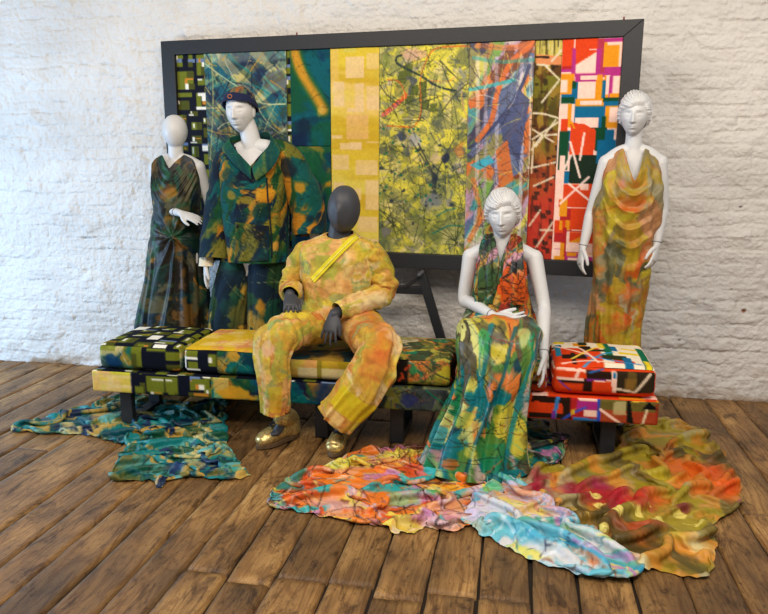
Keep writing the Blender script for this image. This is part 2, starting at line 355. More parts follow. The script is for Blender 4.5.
    ad=N(nt,'ShaderNodeMath');ad.operation='ADD';L(nt,gr.outputs[0],ad.inputs[0]);L(nt,mo.outputs[0],ad.inputs[1])
    bp=N(nt,'ShaderNodeBump');bp.inputs['Strength'].default_value=.8;bp.inputs['Distance'].default_value=.005;bp.invert=True;L(nt,ad.outputs[0],bp.inputs['Height']);L(nt,bp.outputs[0],b.inputs['Normal'])
    o=link_mesh('floor',V,Fc,m,attr={'plank':PID});tag(o,'worn brown floorboards with dark gaps','floor',kind='structure')
build_floor()
# ---------------------------------------------------------------- camera + light
cd=bpy.data.cameras.new('camera');co=bpy.data.objects.new('camera',cd);C.objects.link(co)
cd.sensor_width=36;cd.lens=f/768*36;cd.clip_start=.05;co.location=Vector(CAM);co.rotation_euler=(math.pi/2-pit,0,yaw)
bpy.context.scene.camera=co
def area(name,loc,target,sx,sy,power,col):
    l=bpy.data.lights.new(name,'AREA');l.shape='RECTANGLE';l.size=sx;l.size_y=sy;l.energy=power;l.color=col
    o=bpy.data.objects.new(name,l);C.objects.link(o);o.location=Vector(loc);d=Vector(target)-Vector(loc);o.rotation_euler=d.to_track_quat('-Z','Y').to_euler();return o
area('window_daylight',(-5.0,-1.9,.95),(-2.4,-.1,.55),1.3,1.5,112,(.42,.67,1.0))
area('ceiling_lamp',(-1.7,-3.0,3.2),(-1.2,-.2,1.1),1.4,.5,46,(1.0,.84,.66))
area('ceiling_lamp',(1.3,-2.9,3.2),(.4,-.3,1.1),1.4,.5,52,(1.0,.87,.73))
area('ceiling_lamp',(-.2,-4.4,3.3),(-.3,-1.2,.3),1.6,.6,62,(1.0,.92,.84))
w=bpy.data.worlds.new('room_light');bpy.context.scene.world=w;w.use_nodes=True
w.node_tree.nodes['Background'].inputs[0].default_value=(.92,.95,1,1);w.node_tree.nodes['Background'].inputs[1].default_value=.27
vs=bpy.context.scene.view_settings;vs.view_transform='Standard';vs.look='None';vs.gamma=1;vs.exposure=0;vs.use_curve_mapping=False
# ---------------------------------------------------------------- framed board with printed lengths
_k=(4.6-.055)/(4.6-.15)
BTL=CAM+(V3(-2.226,-.15,2.175)-CAM)*_k;BTR=CAM+(V3(.599,-.495,2.155)-CAM)*_k;BBL=CAM+(V3(-2.234,-.141,.833)-CAM)*_k
BX=nrm(BTR-BTL);BW=np.linalg.norm(BTR-BTL);BD=nrm(BBL-BTL);BD=nrm(BD-(BD@BX)*BX);BH=np.linalg.norm(BBL-BTL);BN=nrm(np.cross(BD,BX))
if BN[1]>0: BN=-BN
def B(u,v):
    d=ray(u,v);P=CAM+d*((BTL-CAM)@BN)/(d@BN);q=P-BTL;return q@BX,q@BD
def bp(s,t,o=0.): return BTL+BX*s+BD*t+BN*o
tl=B(176,54.2);fw=tl[0];fh=(B(400,46)[1]);fb=BH-B(460,255.3)[1];fr=BW-B(622,60)[0]
board=thing('display_board',bp(BW/2,BH,-.01),'huge landscape display board in thick black mitred wooden frame behind the mannequins','display board')
def prism(name,quad,d0,d1,mat,par,bev=.003):
    mb=MB();V=[bp(s,t,d0) for s,t in quad]+[bp(s,t,d1) for s,t in quad];mb.add(V,[(3,2,1,0),(4,5,6,7)]+[(i,(i+1)%4,(i+1)%4+4,i+4) for i in range(4)]);return mb.build(name,mat,par,bevel=bev)
W_,H_=BW,BH
prism('frame_rail',[(0,0),(W_,0),(W_-fr,fh),(fw,fh)],-.03,.022,M_frame,board)
prism('frame_rail',[(0,H_),(fw,H_-fb),(W_-fr,H_-fb),(W_,H_)],-.03,.022,M_frame,board)
prism('frame_stile',[(0,0),(fw,fh),(fw,H_-fb),(0,H_)],-.03,.022,M_frame,board)
prism('frame_stile',[(W_,0),(W_,H_),(W_-fr,H_-fb),(W_-fr,fh)],-.03,.022,M_frame,board)
prism('backing_panel',[(fw-.01,fh-.01),(W_-fr+.01,fh-.01),(W_-fr+.01,H_-fb+.01),(fw-.01,H_-fb+.01)],-.028,-.004,M_frame,board,0)
for hx in(.32,.965):
    mb=MB();V,F=tube([bp(BW*hx+.0,-.001,-.008),bp(BW*hx,-.016,-.008)],[.006,.004],n=10);mb.add(V,F);mb.build('hanging_peg',plain('rust_red_peg',(120,45,35),.6),board,True)
# stand
stand=thing('board_stand',(at(432,330,-.2)[0],-.25,0),'black wooden trestle stand with slanted legs and crossbar carrying the framed board','stand')
def strut(name,p,q,w,h,par,mat=M_frame):
    mb=MB();mb.add(*bar(p,q,w,h,up=(0,1,0)));return mb.build(name,mat,par,bevel=.003)
ys=bp(BW*.6,BH,-.01)[1]
lt=at(420.5,270.5,ys+.0);lb=at(441,338,ys-.02);dr=(lb-lt)/(lb[2]-lt[2]);foot=lt+dr*(0-lt[2])
strut('slanted_leg',lt,foot+V3(0,-.0,0),.055,.04,stand)
cx_=bp(BW*.42,BH,-.02)[0]
lt2=V3(2*cx_-lt[0],lt[1]+.1,lt[2]);ft2=V3(2*cx_-foot[0],foot[1]+.1,0)
strut('slanted_leg',lt2,ft2,.055,.04,stand)
a=at(383,290.5,ys);bq=at(424,290.5,ys);bb=a+(bq-a)/(bq[0]-a[0])*(lt2[0]-.05-a[0]);strut('crossbar',V3(bb[0],bq[1]+.09,bq[2]+.0),bq+V3(.01,0,0),.05,.03,stand)
strut('brace',at(404,288,ys),at(421,276,ys),.022,.02,stand)
strut('support_ledge',bp(BW*.36,BH+.02,-.01),bp(BW*.62,BH+.02,-.01)*1.0,.03,.05,stand) if False else None
mb=MB();p=at(419,275,ys-.05);q=at(423,271.5,ys-.01);mb.add(*tube([p,q],[.013,.013],n=14));mb.build('clamp_knob',plain('grey_rubber',(84,86,90),.6),stand,True)
# ---- prints painted in photograph-like frontal coordinates of each length
def panel(name,label,u0,u1,v0,v1,off,painter,mat=M_cotton,wave=.0035,group='printed fabric lengths hung on the board',vref=60,curl=0.,seed=0,ppm=260,hang=None):
    s0=fw+.001 if u0 is None else B(u0,vref)[0];s1=W_-fr-.001 if u1 is None else B(u1,vref)[0];um=((u0 or 190)+(u1 or 600))/2
    t0=fh-.001 if v0 is None else B(um,v0)[1];t1=H_-fb+.001 if v1 is None else B(um,v1)[1]
    if v0 is None:t0=fh+.001
    if v1 is None:t1=H_-fb-.001
    w,h=s1-s0,t1-t0;c=Cv(w,h,ppm=ppm)
    def Q(u,v): s,t=B(u,v);return s-s0,t1-t
    c.Q=Q;painter(c);c.grain(.05)
    d=.0052;nx=max(6,int(w/d));ny=max(6,int(h/d));S,T=np.meshgrid(np.linspace(0,1,nx),np.linspace(0,1,ny))
    o=off+wave*(fbm(S*w*9,T*h*2.2,seed+5)-.5)*2*np.minimum(1,8*np.minimum(S,1-S)+.3)+.0012*(fbm(S*w*60,T*h*40,seed)-.5)
    o=np.maximum(o,off*.4)
    if curl: o=o+curl*np.abs(np.sin(S*math.pi*3.3+fbm(T*2,S,seed)*2))*(.4+.6*T)
    P=BTL+BX*(s0+S*w)[...,None]+BD*(t0+T*h)[...,None]+BN*o[...,None]
    col=c.get(np.clip(S,.001,.999),1-T)
    F=gridF(ny,nx)
    ob=link_mesh(name,P,F,mat,col=col,solid=.0015);tag(ob,label,'fabric panel',group);return ob
NAVY=(20,24,38);OLV=(112,118,38);OLVd=(82,84,32);WHT=(232,228,214);AMB=(190,130,50);BLG=(110,128,160)
def geo_dark(c,seed=1,sc=1.):
    r=random.Random(seed);c.im[:]=np.array(NAVY)/255.
    g=.095*sc
    for i in range(-1,int(c.wm/g)+2):
        for j in range(-1,int(c.hm/g)+2):
            x=i*g+r.uniform(-.012,.012)*sc;y=j*g+(.5*g if i%2 else 0)+r.uniform(-.01,.01)*sc
            w=g*r.uniform(.55,.95);h=g*r.uniform(.45,.85);k=r.random()
            c.rect(x,y,x+w,y+h,OLV if k<.7 else (OLVd if k<.85 else WHT))
            if k<.75:
                if r.random()<.6: c.rect(x+w*.5,y,x+w,y+h,OLVd)
                if r.random()<.5: c.rect(x+w*.12,y+h*.3,x+w*.3,y+h*.85,WHT)
                if r.random()<.35: c.rect(x+w*.35,y+h*.6,x+w*.9,y+h*.72,AMB)
                if r.random()<.35: c.rect(x-.01*sc,y+h*.1,x+w*.5,y+h*.28,WHT)
            elif r.random()<.6: c.rect(x+w*.2,y+h*.2,x+w*.6,y+h*.6,OLV);c.rect(x+w*.6,y+h*.2,x+w*.8,y+h*.45,AMB)
            if r.random()<.15: c.rect(x,y+h*.7,x+w,y+h,BLG)
def p_geo(c):
    geo_dark(c,3,.9)
    z=lambda x,y:c.Q(155+x/7.68,30+y/7.68)
    def R(x0,y0,x1,y1,col): a=z(x0,y0);b=z(x1,y1);c.rect(min(a[0],b[0]),min(a[1],b[1]),max(a[0],b[0]),max(a[1],b[1]),col)
    R(150,180,392,620,NAVY)
    R(165,190,215,222,OLV);R(255,190,290,222,OLV);R(318,190,385,222,OLV);R(165,224,212,250,BLG);R(255,224,310,250,BLG);R(320,222,385,250,BLG);R(335,222,355,250,AMB);R(165,195,178,225,WHT)
    R(170,250,215,285,OLV);R(255,250,292,285,OLVd);R(322,250,385,345,OLV);R(360,250,385,285,WHT);R(355,285,385,345,OLVd)
    R(172,320,300,455,OLV);R(248,320,300,370,OLVd);R(232,372,300,384,AMB);R(230,380,255,412,AMB);R(235,412,262,455,WHT);R(262,412,308,455,OLVd)
    R(330,375,390,422,OLV);R(330,375,362,385,WHT);R(175,485,290,515,OLV);R(320,485,360,590,OLV);R(330,485,400,505,WHT);R(362,500,400,545,WHT);R(365,545,400,575,AMB);R(320,590,400,614,WHT)
    R(180,545,270,614,OLVd);R(178,545,190,570,WHT)
TEAL=(12,98,100);TEALd=(10,58,74);NVB=(28,42,72);OCH=(196,146,42);CRM=(214,206,160);GRN=(38,88,50);AQ=(50,158,168)
def p_leaf(c):
    blend(c,[((26,38,66),.06),((20,100,112),.03),((60,72,44),.05),((186,166,92),0),((36,60,86),.03),((196,196,160),-.04),((186,136,60),-.04)],.12,11,1.2,.02,0,(1.6,.6),rot=.6)
    blend(c,[((26,38,66),.04),((20,120,126),.03),((54,80,60),.03),((190,180,120),-.02)],.09,21,1.5,.03,0,(2.2,.5),rot=-.8,a=.55)
    c.mix(np.clip((c.Y-c.hm*.93)/.03+fbm(c.X*14,c.Y*9,3)*1.4-1.2,0,1),(190,196,160),.35)
    c.scribble(60,[(16,24,48),(20,30,40)],.006,.22,3,.8,.4);c.scribble(26,[(214,204,160),(196,176,100)],.004,.24,5,.85,.3);c.scribble(26,[(14,120,124),(196,150,50)],.009,.16,8,.7,.4)
    q=c.Q
    c.line([q(206,64),q(222,76),q(240,88)],.006,(196,196,150),.9);c.line([q(252,98),q(266,104),q(286,104)],.006,(200,204,150),.9);c.line([q(278,100),q(266,128),q(262,150)],.005,(190,186,130),.8)
    c.line([q(212,52),q(214,100),q(211,160)],.008,(178,168,98),.7)
def p_tealA(c):
    blend(c,[((6,92,100),.06),((12,60,74),.04),((20,84,58),.0)],.22,31,.8,.05)
    q=c.Q
    for w,col,a in((.10,(36,92,44),.7),(.065,(150,120,40),.8),(.038,(200,144,44),.95)):
        c.line([q(295,50),q(299,66),q(306,80),q(316,96),q(324,110)],w,col,a,soft=.03)
    c.line([q(296,56),q(300,66),q(304,76)],.045,(196,142,44),.9,soft=.02)
    c.blot(*q(322,110),.045,(200,160,70),.9,2,.9,.4);c.blot(*q(306,128),.06,(22,40,60),.8,5,1.3,.6);c.blot(*q(300,142),.07,(18,34,66),.75,6,1.5,.6);c.blot(*q(322,56),.04,(14,50,84),.6,8,1,.6)
    c.scribble(16,(28,40,40),.002,.15,4,.7,.5);c.scribble(8,(30,40,30),.003,.09,6,.8,.5,box=(.05,.1,.25,.6))
def p_tealB(c):
    blend(c,[((6,92,100),.05),((14,56,80),.05),((24,90,58),.02),((176,134,40),-.02)],.16,44,.9,.04);c.scribble(20,(28,40,40),.002,.15,4,.7,.5)
YEL=(205,186,52);PCH=(214,178,112)
def yellow_sq(c,seed=1,sc=1.,base=(204,180,44)):
    blend(c,[(base,.05),((214,196,76),.02),((222,190,96),.0),((188,160,30),.0)],.3,seed,.6,.06,0,(2,.6))
    r=random.Random(seed)
    for k in range(int(26*c.wm*c.hm/.35/sc/sc)+3):
        x=r.uniform(-.03,c.wm);y=r.uniform(-.03,c.hm);w=r.choice([.05,.09,.12])*sc;h=r.choice([.06,.1,.13])*sc
        col=r.choice([(218,184,122),(222,190,132),(214,172,110),(206,176,90)])
        c.rect(x,y,x+w,y+h,col,.72)
        if r.random()<.3: c.rect(x+.02*sc,y+.02*sc,x+w-.02*sc,y+h-.02*sc,(206,190,90),.5)
    c.im*=(1-.05*(fbm(c.X*8,c.Y*60,seed)-.5))[...,None]
def p_yellow(c):
    blend(c,[((212,186,62),.05),((216,198,92),.03),((222,190,108),.0),((200,168,50),.0)],.26,5,.6,.05,0,(2.5,.5))
    z=lambda x,y:c.Q(250+x/5.113,30+y/5.117)
    def R(x0,y0,x1,y1,col=(224,194,146),a=.85): A=z(x0,y0);b=z(x1,y1);c.rect(min(A[0],b[0]),min(A[1],b[1]),max(A[0],b[0]),max(A[1],b[1]),col,a)
    R(415,95,455,255,(214,178,104),.6);R(490,140,585,245);R(600,120,660,200,a=.6);R(430,265,488,390);R(540,275,585,420);R(600,290,665,410);R(495,435,608,558,(218,176,112));R(420,300,432,330);R(420,540,475,555);R(595,570,662,580,a=.6);R(462,578,575,614);R(480,95,545,112,(200,190,90),.8);R(540,400,500,420)
    z=lambda x,y:c.Q(370+x/5.113,140+y/5.117)
    zz=lambda x,y:c.Q(x,y)
    def R2(x0,y0,x1,y1,col=(224,194,146),a=.8): A=zz(x0,y0);b=zz(x1,y1);c.rect(min(A[0],b[0]),min(A[1],b[1]),max(A[0],b[0]),max(A[1],b[1]),col,a)
    R2(333,155,350,170);R2(356,160,378,175);R2(334,182,345,205);R2(352,188,362,200);R2(366,180,379,210);R2(358,216,378,232);R2(334,215,352,240);R2(360,238,379,251);R2(350,142,362,150)
    for k in range(5):
        y=c.hm*(.1+.17*k);c.mix(np.clip(1-np.abs(c.Y-y-.02*fbm(c.X*5,c.Y,k))/.03,0,1),(206,180,40),.15)
def p_splat(c):
    blend(c,[((212,200,84),.07),((180,176,84),.04),((118,122,72),.02),((190,178,146),.0),((220,208,96),.03),((96,100,96),-.03)],.085,61,1.2,.014,1.2,fm=.5)
    blend(c,[((222,208,70),.06),((120,126,92),-.02),((90,96,100),-.06),((214,196,160),-.05)],.06,67,1.,.015,a=.5)
    low=np.clip((c.hm*.5-c.Y)/.25,0,1);c.mix(low*np.clip(fbm(c.X*9,c.Y*9,8)*3-1.3,0,1),(110,122,62),.75)
    G=(74,80,62);z=lambda x,y:c.Q(370+x/5.113,30+y/5.117)
    for x,y,w,h in((180,180,40,60),(150,215,40,60),(215,285,35,50),(185,340,40,45),(260,265,32,105),(270,360,38,50),(312,378,34,42)):
        a=z(x,y);b=z(x+w,y+h);c.poly([(a[0],a[1]),(b[0],a[1]+.004),(b[0]-.006,b[1]),(a[0]-.01,b[1]+.004)],(96,106,52),.9)
    c.blot(*z(215,130),.05,(214,170,140),.8,3,1.8,.3);c.blot(*z(160,540),.04,(60,70,100),.85,5,1.,.4);c.blot(*z(240,560),.045,(170,170,175),.8,6,1,.4)
    c.blot(*z(480,130),.05,(128,130,80),.8,9,.9,.4);c.blot(*z(90,170),.05,(130,140,70),.8,19,.8,.4)
    OR=(216,110,46)
    c.line([z(75,430),z(120,395),z(185,335)],.028,(222,84,52),.9,dry=.36);c.line([z(60,440),z(110,410),z(150,370)],.016,(214,120,130),.7,dry=.4)
    c.line([z(90,255),z(150,265),z(185,330)],.006,OR);c.line([z(520,85),z(440,85),z(330,100),z(280,180),z(258,270),z(262,420),z(230,490),z(170,495),z(90,490)],.008,OR,.9)
    c.line([z(290,260),z(400,262),z(440,240)],.004,OR,.7);c.line([z(470,320),z(480,400),z(500,450)],.006,(200,150,110),.8)
    c.line([z(165,130),z(140,140),z(140,170),z(200,205),z(270,240),z(330,280),z(380,300),z(440,312)],.012,(52,66,66),.97)
    c.line([z(360,160),z(400,200),z(450,250),z(480,280)],.012,G,.9,taper=True);c.line([z(355,440),z(420,350),z(480,290),z(520,265)],.007,G,.95);c.line([z(370,180),z(400,260),z(440,330),z(470,390)],.006,G,.8)
    c.scribble(190,[(58,66,54),(80,84,54),(50,58,64)],.0035,.24,11,.8,.22);c.scribble(120,[(90,96,60),(70,76,60)],.007,.08,12,.6,.5)
    z=lambda x,y:c.Q(370+x/5.113,140+y/5.117)
    c.blot(*z(390,90),.035,(44,52,74),.95,4,.8,.4);c.blot(*z(335,200),.03,(40,50,72),.9,5,.7,.5);c.line([z(330,180),z(330,290)],.03,(48,58,66),.85,soft=.01,dry=.35)
    c.line([z(250,20),z(290,100),z(330,180)],.008,(60,64,64),.85);c.line([z(210,0),z(270,90),z(330,190)],.008,(70,74,66),.85);c.line([z(430,0),z(370,110),z(340,190)],.008,(60,64,70),.85)
    c.blot(*z(310,310),.05,(120,124,132),.8,8,1.3,.4);c.blot(*z(110,60),.05,(64,76,60),.6,18,1.2,.5);c.blot(*z(90,470),.04,(120,116,122),.8,12,1,.4);c.blot(*z(340,90),.04,(206,176,156),.6,13,1,.4);c.blot(*z(460,50),.05,(196,120,60),.6,14,.8,.4)
    c.spots(46,[48,60,74][0:3],.004,.013,5,.8,box=(0,.1,c.wm,c.hm*.55));c.spots(30,(12,104,84),.004,.010,6,.85,box=(0,c.hm*.25,c.wm*.6,c.hm*.62));c.spots(40,(216,120,60),.002,.004,7,.7)
    r=random.Random(9)
    for k in range(13):
        t=r.uniform(-1.1,1.1);a=z(120,430) if k%2 else z(440,520);l=r.uniform(.12,.34);P=[a,(a[0]+l*.5*math.sin(t),a[1]+l*.5*math.cos(t)),(a[0]+l*math.sin(t*1.2),a[1]+l*math.cos(t*1.2))];c.line(P,.006,(62,70,44),.85,taper=True)
        P=[a,(a[0]+l*.4*math.sin(t+3.1),a[1]+l*.4*math.cos(t+3.1))];c.line(P,.006,(62,70,44),.85,taper=True)
    c.line([z(345,390),z(390,360),z(440,350)],.006,(10,110,106));c.line([z(320,480),z(400,440),z(480,440)],.006,(10,110,106));c.spots(70,(52,64,44),.002,.006,17,.7)
    c.scribble(90,[(230,216,90),(226,210,70),(206,196,150)],.004,.08,21,.65,.6)
MUL=[((206,112,50),.035),((140,134,80),.04),((96,108,140),.02),((66,62,84),.01),((196,184,170),.01),((180,146,170),-.01),((70,156,156),.0),((206,194,90),.0),((120,66,40),.02),((120,160,76),-.01)]
def p_multi(c):
    blend(c,MUL,.12,71,1.2,.018,1.2,(.7,1.6),.55,rot=-.5)
    q=c.Q
    for x,w,col in((478,.022,(226,214,206)),(486,.02,(180,170,180)),(497,.02,(200,190,210)),(512,.014,(120,130,150)),(522,.022,(228,214,224)),(531,.020,(236,226,210))):
        c.line([q(x,58),q(x,150),q(x-3,250)],w,col,.5)
    c.line([q(530,66),q(520,90),q(506,112),q(486,135),q(470,148)],.02,(60,68,104),.95);c.poly([q(520,90),q(530,100),q(520,160),q(505,150),q(500,120)],(72,82,120),.9)
    c.line([q(534,44),q(512,62),q(498,92),q(492,120),q(478,140)],.03,(222,110,40),.85);c.line([q(470,90),q(490,86),q(515,80)],.02,(60,176,180),.8);c.line([q(474,58),q(500,62),q(534,60)],.02,(60,150,140),.6)
    c.line([q(478,46),q(510,48),q(532,44)],.03,(226,120,50),.6);c.poly([q(470,165),q(490,155),q(495,162),q(480,170)],(60,170,190),.9);c.poly([q(496,150),q(508,140),q(514,180),q(500,190)],(214,110,40),.85)
    c.line([q(470,240),q(480,215),q(474,180)],.03,(214,120,50),.7);c.blot(*q(475,205),.04,(40,150,140),.7,3,.8,.4);c.blot(*q(500,195),.04,(90,160,60),.7,4,.8,.4)
    c.scribble(150,[(44,40,56),(60,44,40)],.0035,.18,5,.75,.4);c.scribble(50,[(120,110,90),(150,140,130)],.012,.10,9,.4,.4);c.scribble(30,[(230,222,214),(236,214,90)],.004,.14,6,.6,.4)
RED=(198,64,44)
def olive_red(c,seed=3,redfrom=.45):
    g=np.clip((redfrom-c.Y/c.hm)*3+.5+.6*(fbm(c.X*5,c.Y*5,seed)-.5),0,1)
    c.im[:]=np.array((112,104,36))/255.;blend(c,[((118,112,40),.05),((84,76,34),.02),((150,120,50),0),((96,66,34),0)],.08,seed,.6,.02,1.4,fm=.8)
    c.mix(g,(196,58,46),.85);c.mix(np.clip((fbm(c.X*40,c.Y*7,seed+4)-.6)*10,0,1),(60,36,28),.6)
    r=random.Random(seed)
    for k in range(int(26*c.wm*c.hm/.1)):
        x,y=r.uniform(0,c.wm),r.uniform(0,c.hm);w,h=r.uniform(.01,.03),r.uniform(.01,.04);c.poly([(x,y),(x+w,y+.004),(x+w*.9,y+h),(x-.006,y+h)],(46,36,28),.7)
def p_olred(c):
    olive_red(c);z=lambda x,y:c.Q(500+x/5.114,30+y/5.114)
    c.poly([z(185,55),z(320,55),z(320,130),z(185,150)],(196,180,90),1.);r=random.Random(3)
    for k in range(16): x=r.uniform(185,315);c.line([z(x,55),z(x,r.uniform(80,150))],.006,r.choice([(60,50,36),(120,110,50),(210,200,150)]),.8)
    c.poly([z(185,125),z(320,135),z(320,180),z(185,175)],(214,140,90),1);c.line([z(185,140),z(250,140)],.012,(50,40,30))
    W=(220,206,176)
    for P in([(190,178),(250,182)],[(235,185),(305,255)],[(320,100),(265,160)],[(300,262),(215,370)],[(160,425),(225,430),(330,460)],[(300,470),(165,560)],[(215,540),(310,532)],[(215,540),(160,614)]): c.line([z(*p) for p in P],.010,W,.95,dry=.18)
    z=lambda x,y:c.Q(360+x/2.273,10+y/2.273)
    for P in([(390,270),(440,300)],[(445,250),(400,310)],[(385,360),(450,345)],[(395,300),(390,370)],[(440,380),(395,400)],[(385,490),(410,455)],[(410,500),(440,500)],[(400,540),(440,480)]): c.line([z(*p) for p in P],.010,W,.9,dry=.25)
PK=(238,200,182);MG=(176,54,126);AM=(222,146,30);TL=(14,104,140);DG=(16,76,48);OR=(214,72,28);CR=(176,44,44)
def p_geored(c):
    c.im[:]=np.array(PK)/255.;z=lambda x,y:c.Q(500+x/5.114,30+y/5.114)
    def R(x0,y0,x1,y1,col,a=1.): A=z(x0,y0);b=z(x1,y1);c.rect(min(A[0],b[0]),min(A[1],b[1]),max(A[0],b[0]),max(A[1],b[1]),col,a)
    R(313,50,372,200,OR);R(313,185,372,215,CR);R(372,95,386,240,MG);R(386,45,500,100,OR);c.poly([z(388,102),z(500,102),z(500,110),z(388,180)],OR);R(500,45,535,240,(176,60,80));R(495,100,512,230,MG)
    R(535,55,605,190,AM);R(535,45,640,60,MG);R(550,62,640,75,PK);R(535,190,640,235,MG);R(386,222,560,240,MG);R(535,232,560,355,AM);R(545,232,560,330,PK);R(560,235,572,345,MG)
    R(313,200,370,215,MG);R(313,225,375,330,AM);R(313,255,345,320,PK);R(370,265,388,480,TL);R(313,330,380,360,TL);R(313,345,380,375,DG);R(370,262,390,300,DG)
    R(385,230,500,265,MG);R(412,236,500,256,PK);R(500,230,525,262,AM);R(490,255,530,390,AM);R(525,258,536,355,TL);R(386,352,530,392,AM);R(410,362,520,384,PK);R(386,392,530,447,TL);R(530,345,640,368,DG);R(560,325,640,345,AM);R(530,365,640,480,TL)
    R(540,390,610,500,AM);R(562,395,600,470,PK);R(345,380,375,490,PK);R(350,380,360,500,AM);R(385,447,507,500,PK);R(505,440,522,515,TL);R(522,440,540,520,DG);R(360,500,505,525,DG);R(348,515,362,620,TL);R(313,395,345,455,PK);R(313,455,345,520,OR);R(313,520,345,570,CR);R(313,575,350,620,OR)
    c.poly([z(375,475),z(430,480),z(490,515),z(520,570),z(520,614),z(360,614),z(360,480)],OR);R(490,500,540,620,DG);R(540,510,590,600,TL);R(585,500,640,600,PK);R(540,598,640,612,AM)
    c.line([z(365,470),z(420,590)],.01,AM);c.line([z(465,520),z(400,640)],.01,AM)
    z=lambda x,y:c.Q(360+x/2.273,10+y/2.273)
    R(455,255,540,385,OR) if False else None
    def R(x0,y0,x1,y1,col,a=1.): A=z(x0,y0);b=z(x1,y1);c.rect(min(A[0],b[0]),min(A[1],b[1]),max(A[0],b[0]),max(A[1],b[1]),col,a)
    R(455,275,470,365,DG);R(455,365,480,395,TL);R(478,270,530,330,OR);R(478,330,560,395,(30,50,34));R(540,295,600,350,TL);R(455,395,560,450,OR);R(500,395,560,410,PK);R(455,450,480,520,CR);R(455,430,470,470,AM);R(480,450,520,500,OR);R(520,395,600,560,OR);R(520,440,600,452,MG)
    R(455,520,500,560,AM);R(470,500,520,540,PK);R(455,540,520,552,MG);R(520,470,600,478,AM);R(500,478,600,510,PK);R(500,545,600,575,PK);R(495,510,505,575,MG)
    for P in([(475,395),(530,440)],[(478,300),(500,380)],[(455,440),(520,380)],[(480,330),(455,380)],[(510,280),(500,340)]): c.line([z(*p) for p in P],.012,(238,210,196),.95)
    R(455,330,462,430,PK)
    z=lambda x,y:c.Q(540+x/7.68,220+y/7.68)
    def R(x0,y0,x1,y1,col,a=1.): A=z(x0,y0);b=z(x1,y1);c.rect(min(A[0],b[0]),min(A[1],b[1]),max(A[0],b[0]),max(A[1],b[1]),col,a)
    R(110,0,190,100,OR);R(150,0,170,75,AM);R(110,100,185,172,CR);R(190,0,370,78,OR);R(200,0,225,75,AM);R(190,78,205,310,MG);R(205,78,400,90,CR);R(205,90,400,175,OR);R(180,60,195,300,CR);R(110,172,182,215,PK);R(110,215,160,222,MG);R(110,222,160,275,PK);R(160,175,182,275,AM);R(110,275,185,312,AM);R(207,90,222,240,PK);R(207,175,400,248,PK);R(205,248,400,262,AM);R(195,275,400,320,MG);R(215,288,330,320,PK)
    c.poly([z(222,170),z(330,120),z(340,175)],AM)
panel('fabric_panel','navy olive and white block print panel at the left end of the board',None,293,None,None,.004,p_geo,vref=100,seed=1)
panel('fabric_panel','painterly navy teal and cream brushstroke length on the board behind the blue headband',205.5,287,None,None,.0085,p_leaf,M_satin,.004,seed=2,vref=75,curl=.003)
panel('fabric_panel','short teal cloth with a diagonal ochre flash, upper of two beside the plain yellow length',291.5,331,None,146,.0085,p_tealA,seed=3,vref=100)
panel('fabric_panel','lower teal and ochre cloth on the board under the short diagonal-flash one',290.5,331.2,146.5,None,.0085,p_tealB,seed=4,vref=150)
panel('fabric_panel','yellow length with faded peach squares in the middle of the board',331.3,379.5,None,None,.0085,p_yellow,seed=5,vref=100)
panel('fabric_panel','wide yellow length covered in dark grey-green ink splatters and twiggy lines',379.8,470.5,None,None,.0085,p_splat,seed=6,vref=80,ppm=300)
panel('fabric_panel','loose silky orange lilac and turquoise length hanging in soft pleats over the board',470,535,None,None,.013,p_multi,M_silk,.004,seed=7,vref=60,curl=.006,ppm=300)
panel('fabric_panel','narrow olive-to-red length with white stick marks on the board',534.5,562,None,None,.0075,p_olred,seed=8,vref=60)
panel('fabric_panel','pink red and amber geometric length at the right end of the board',561.9,None,None,None,.0085,p_geored,seed=9,vref=60,ppm=320)
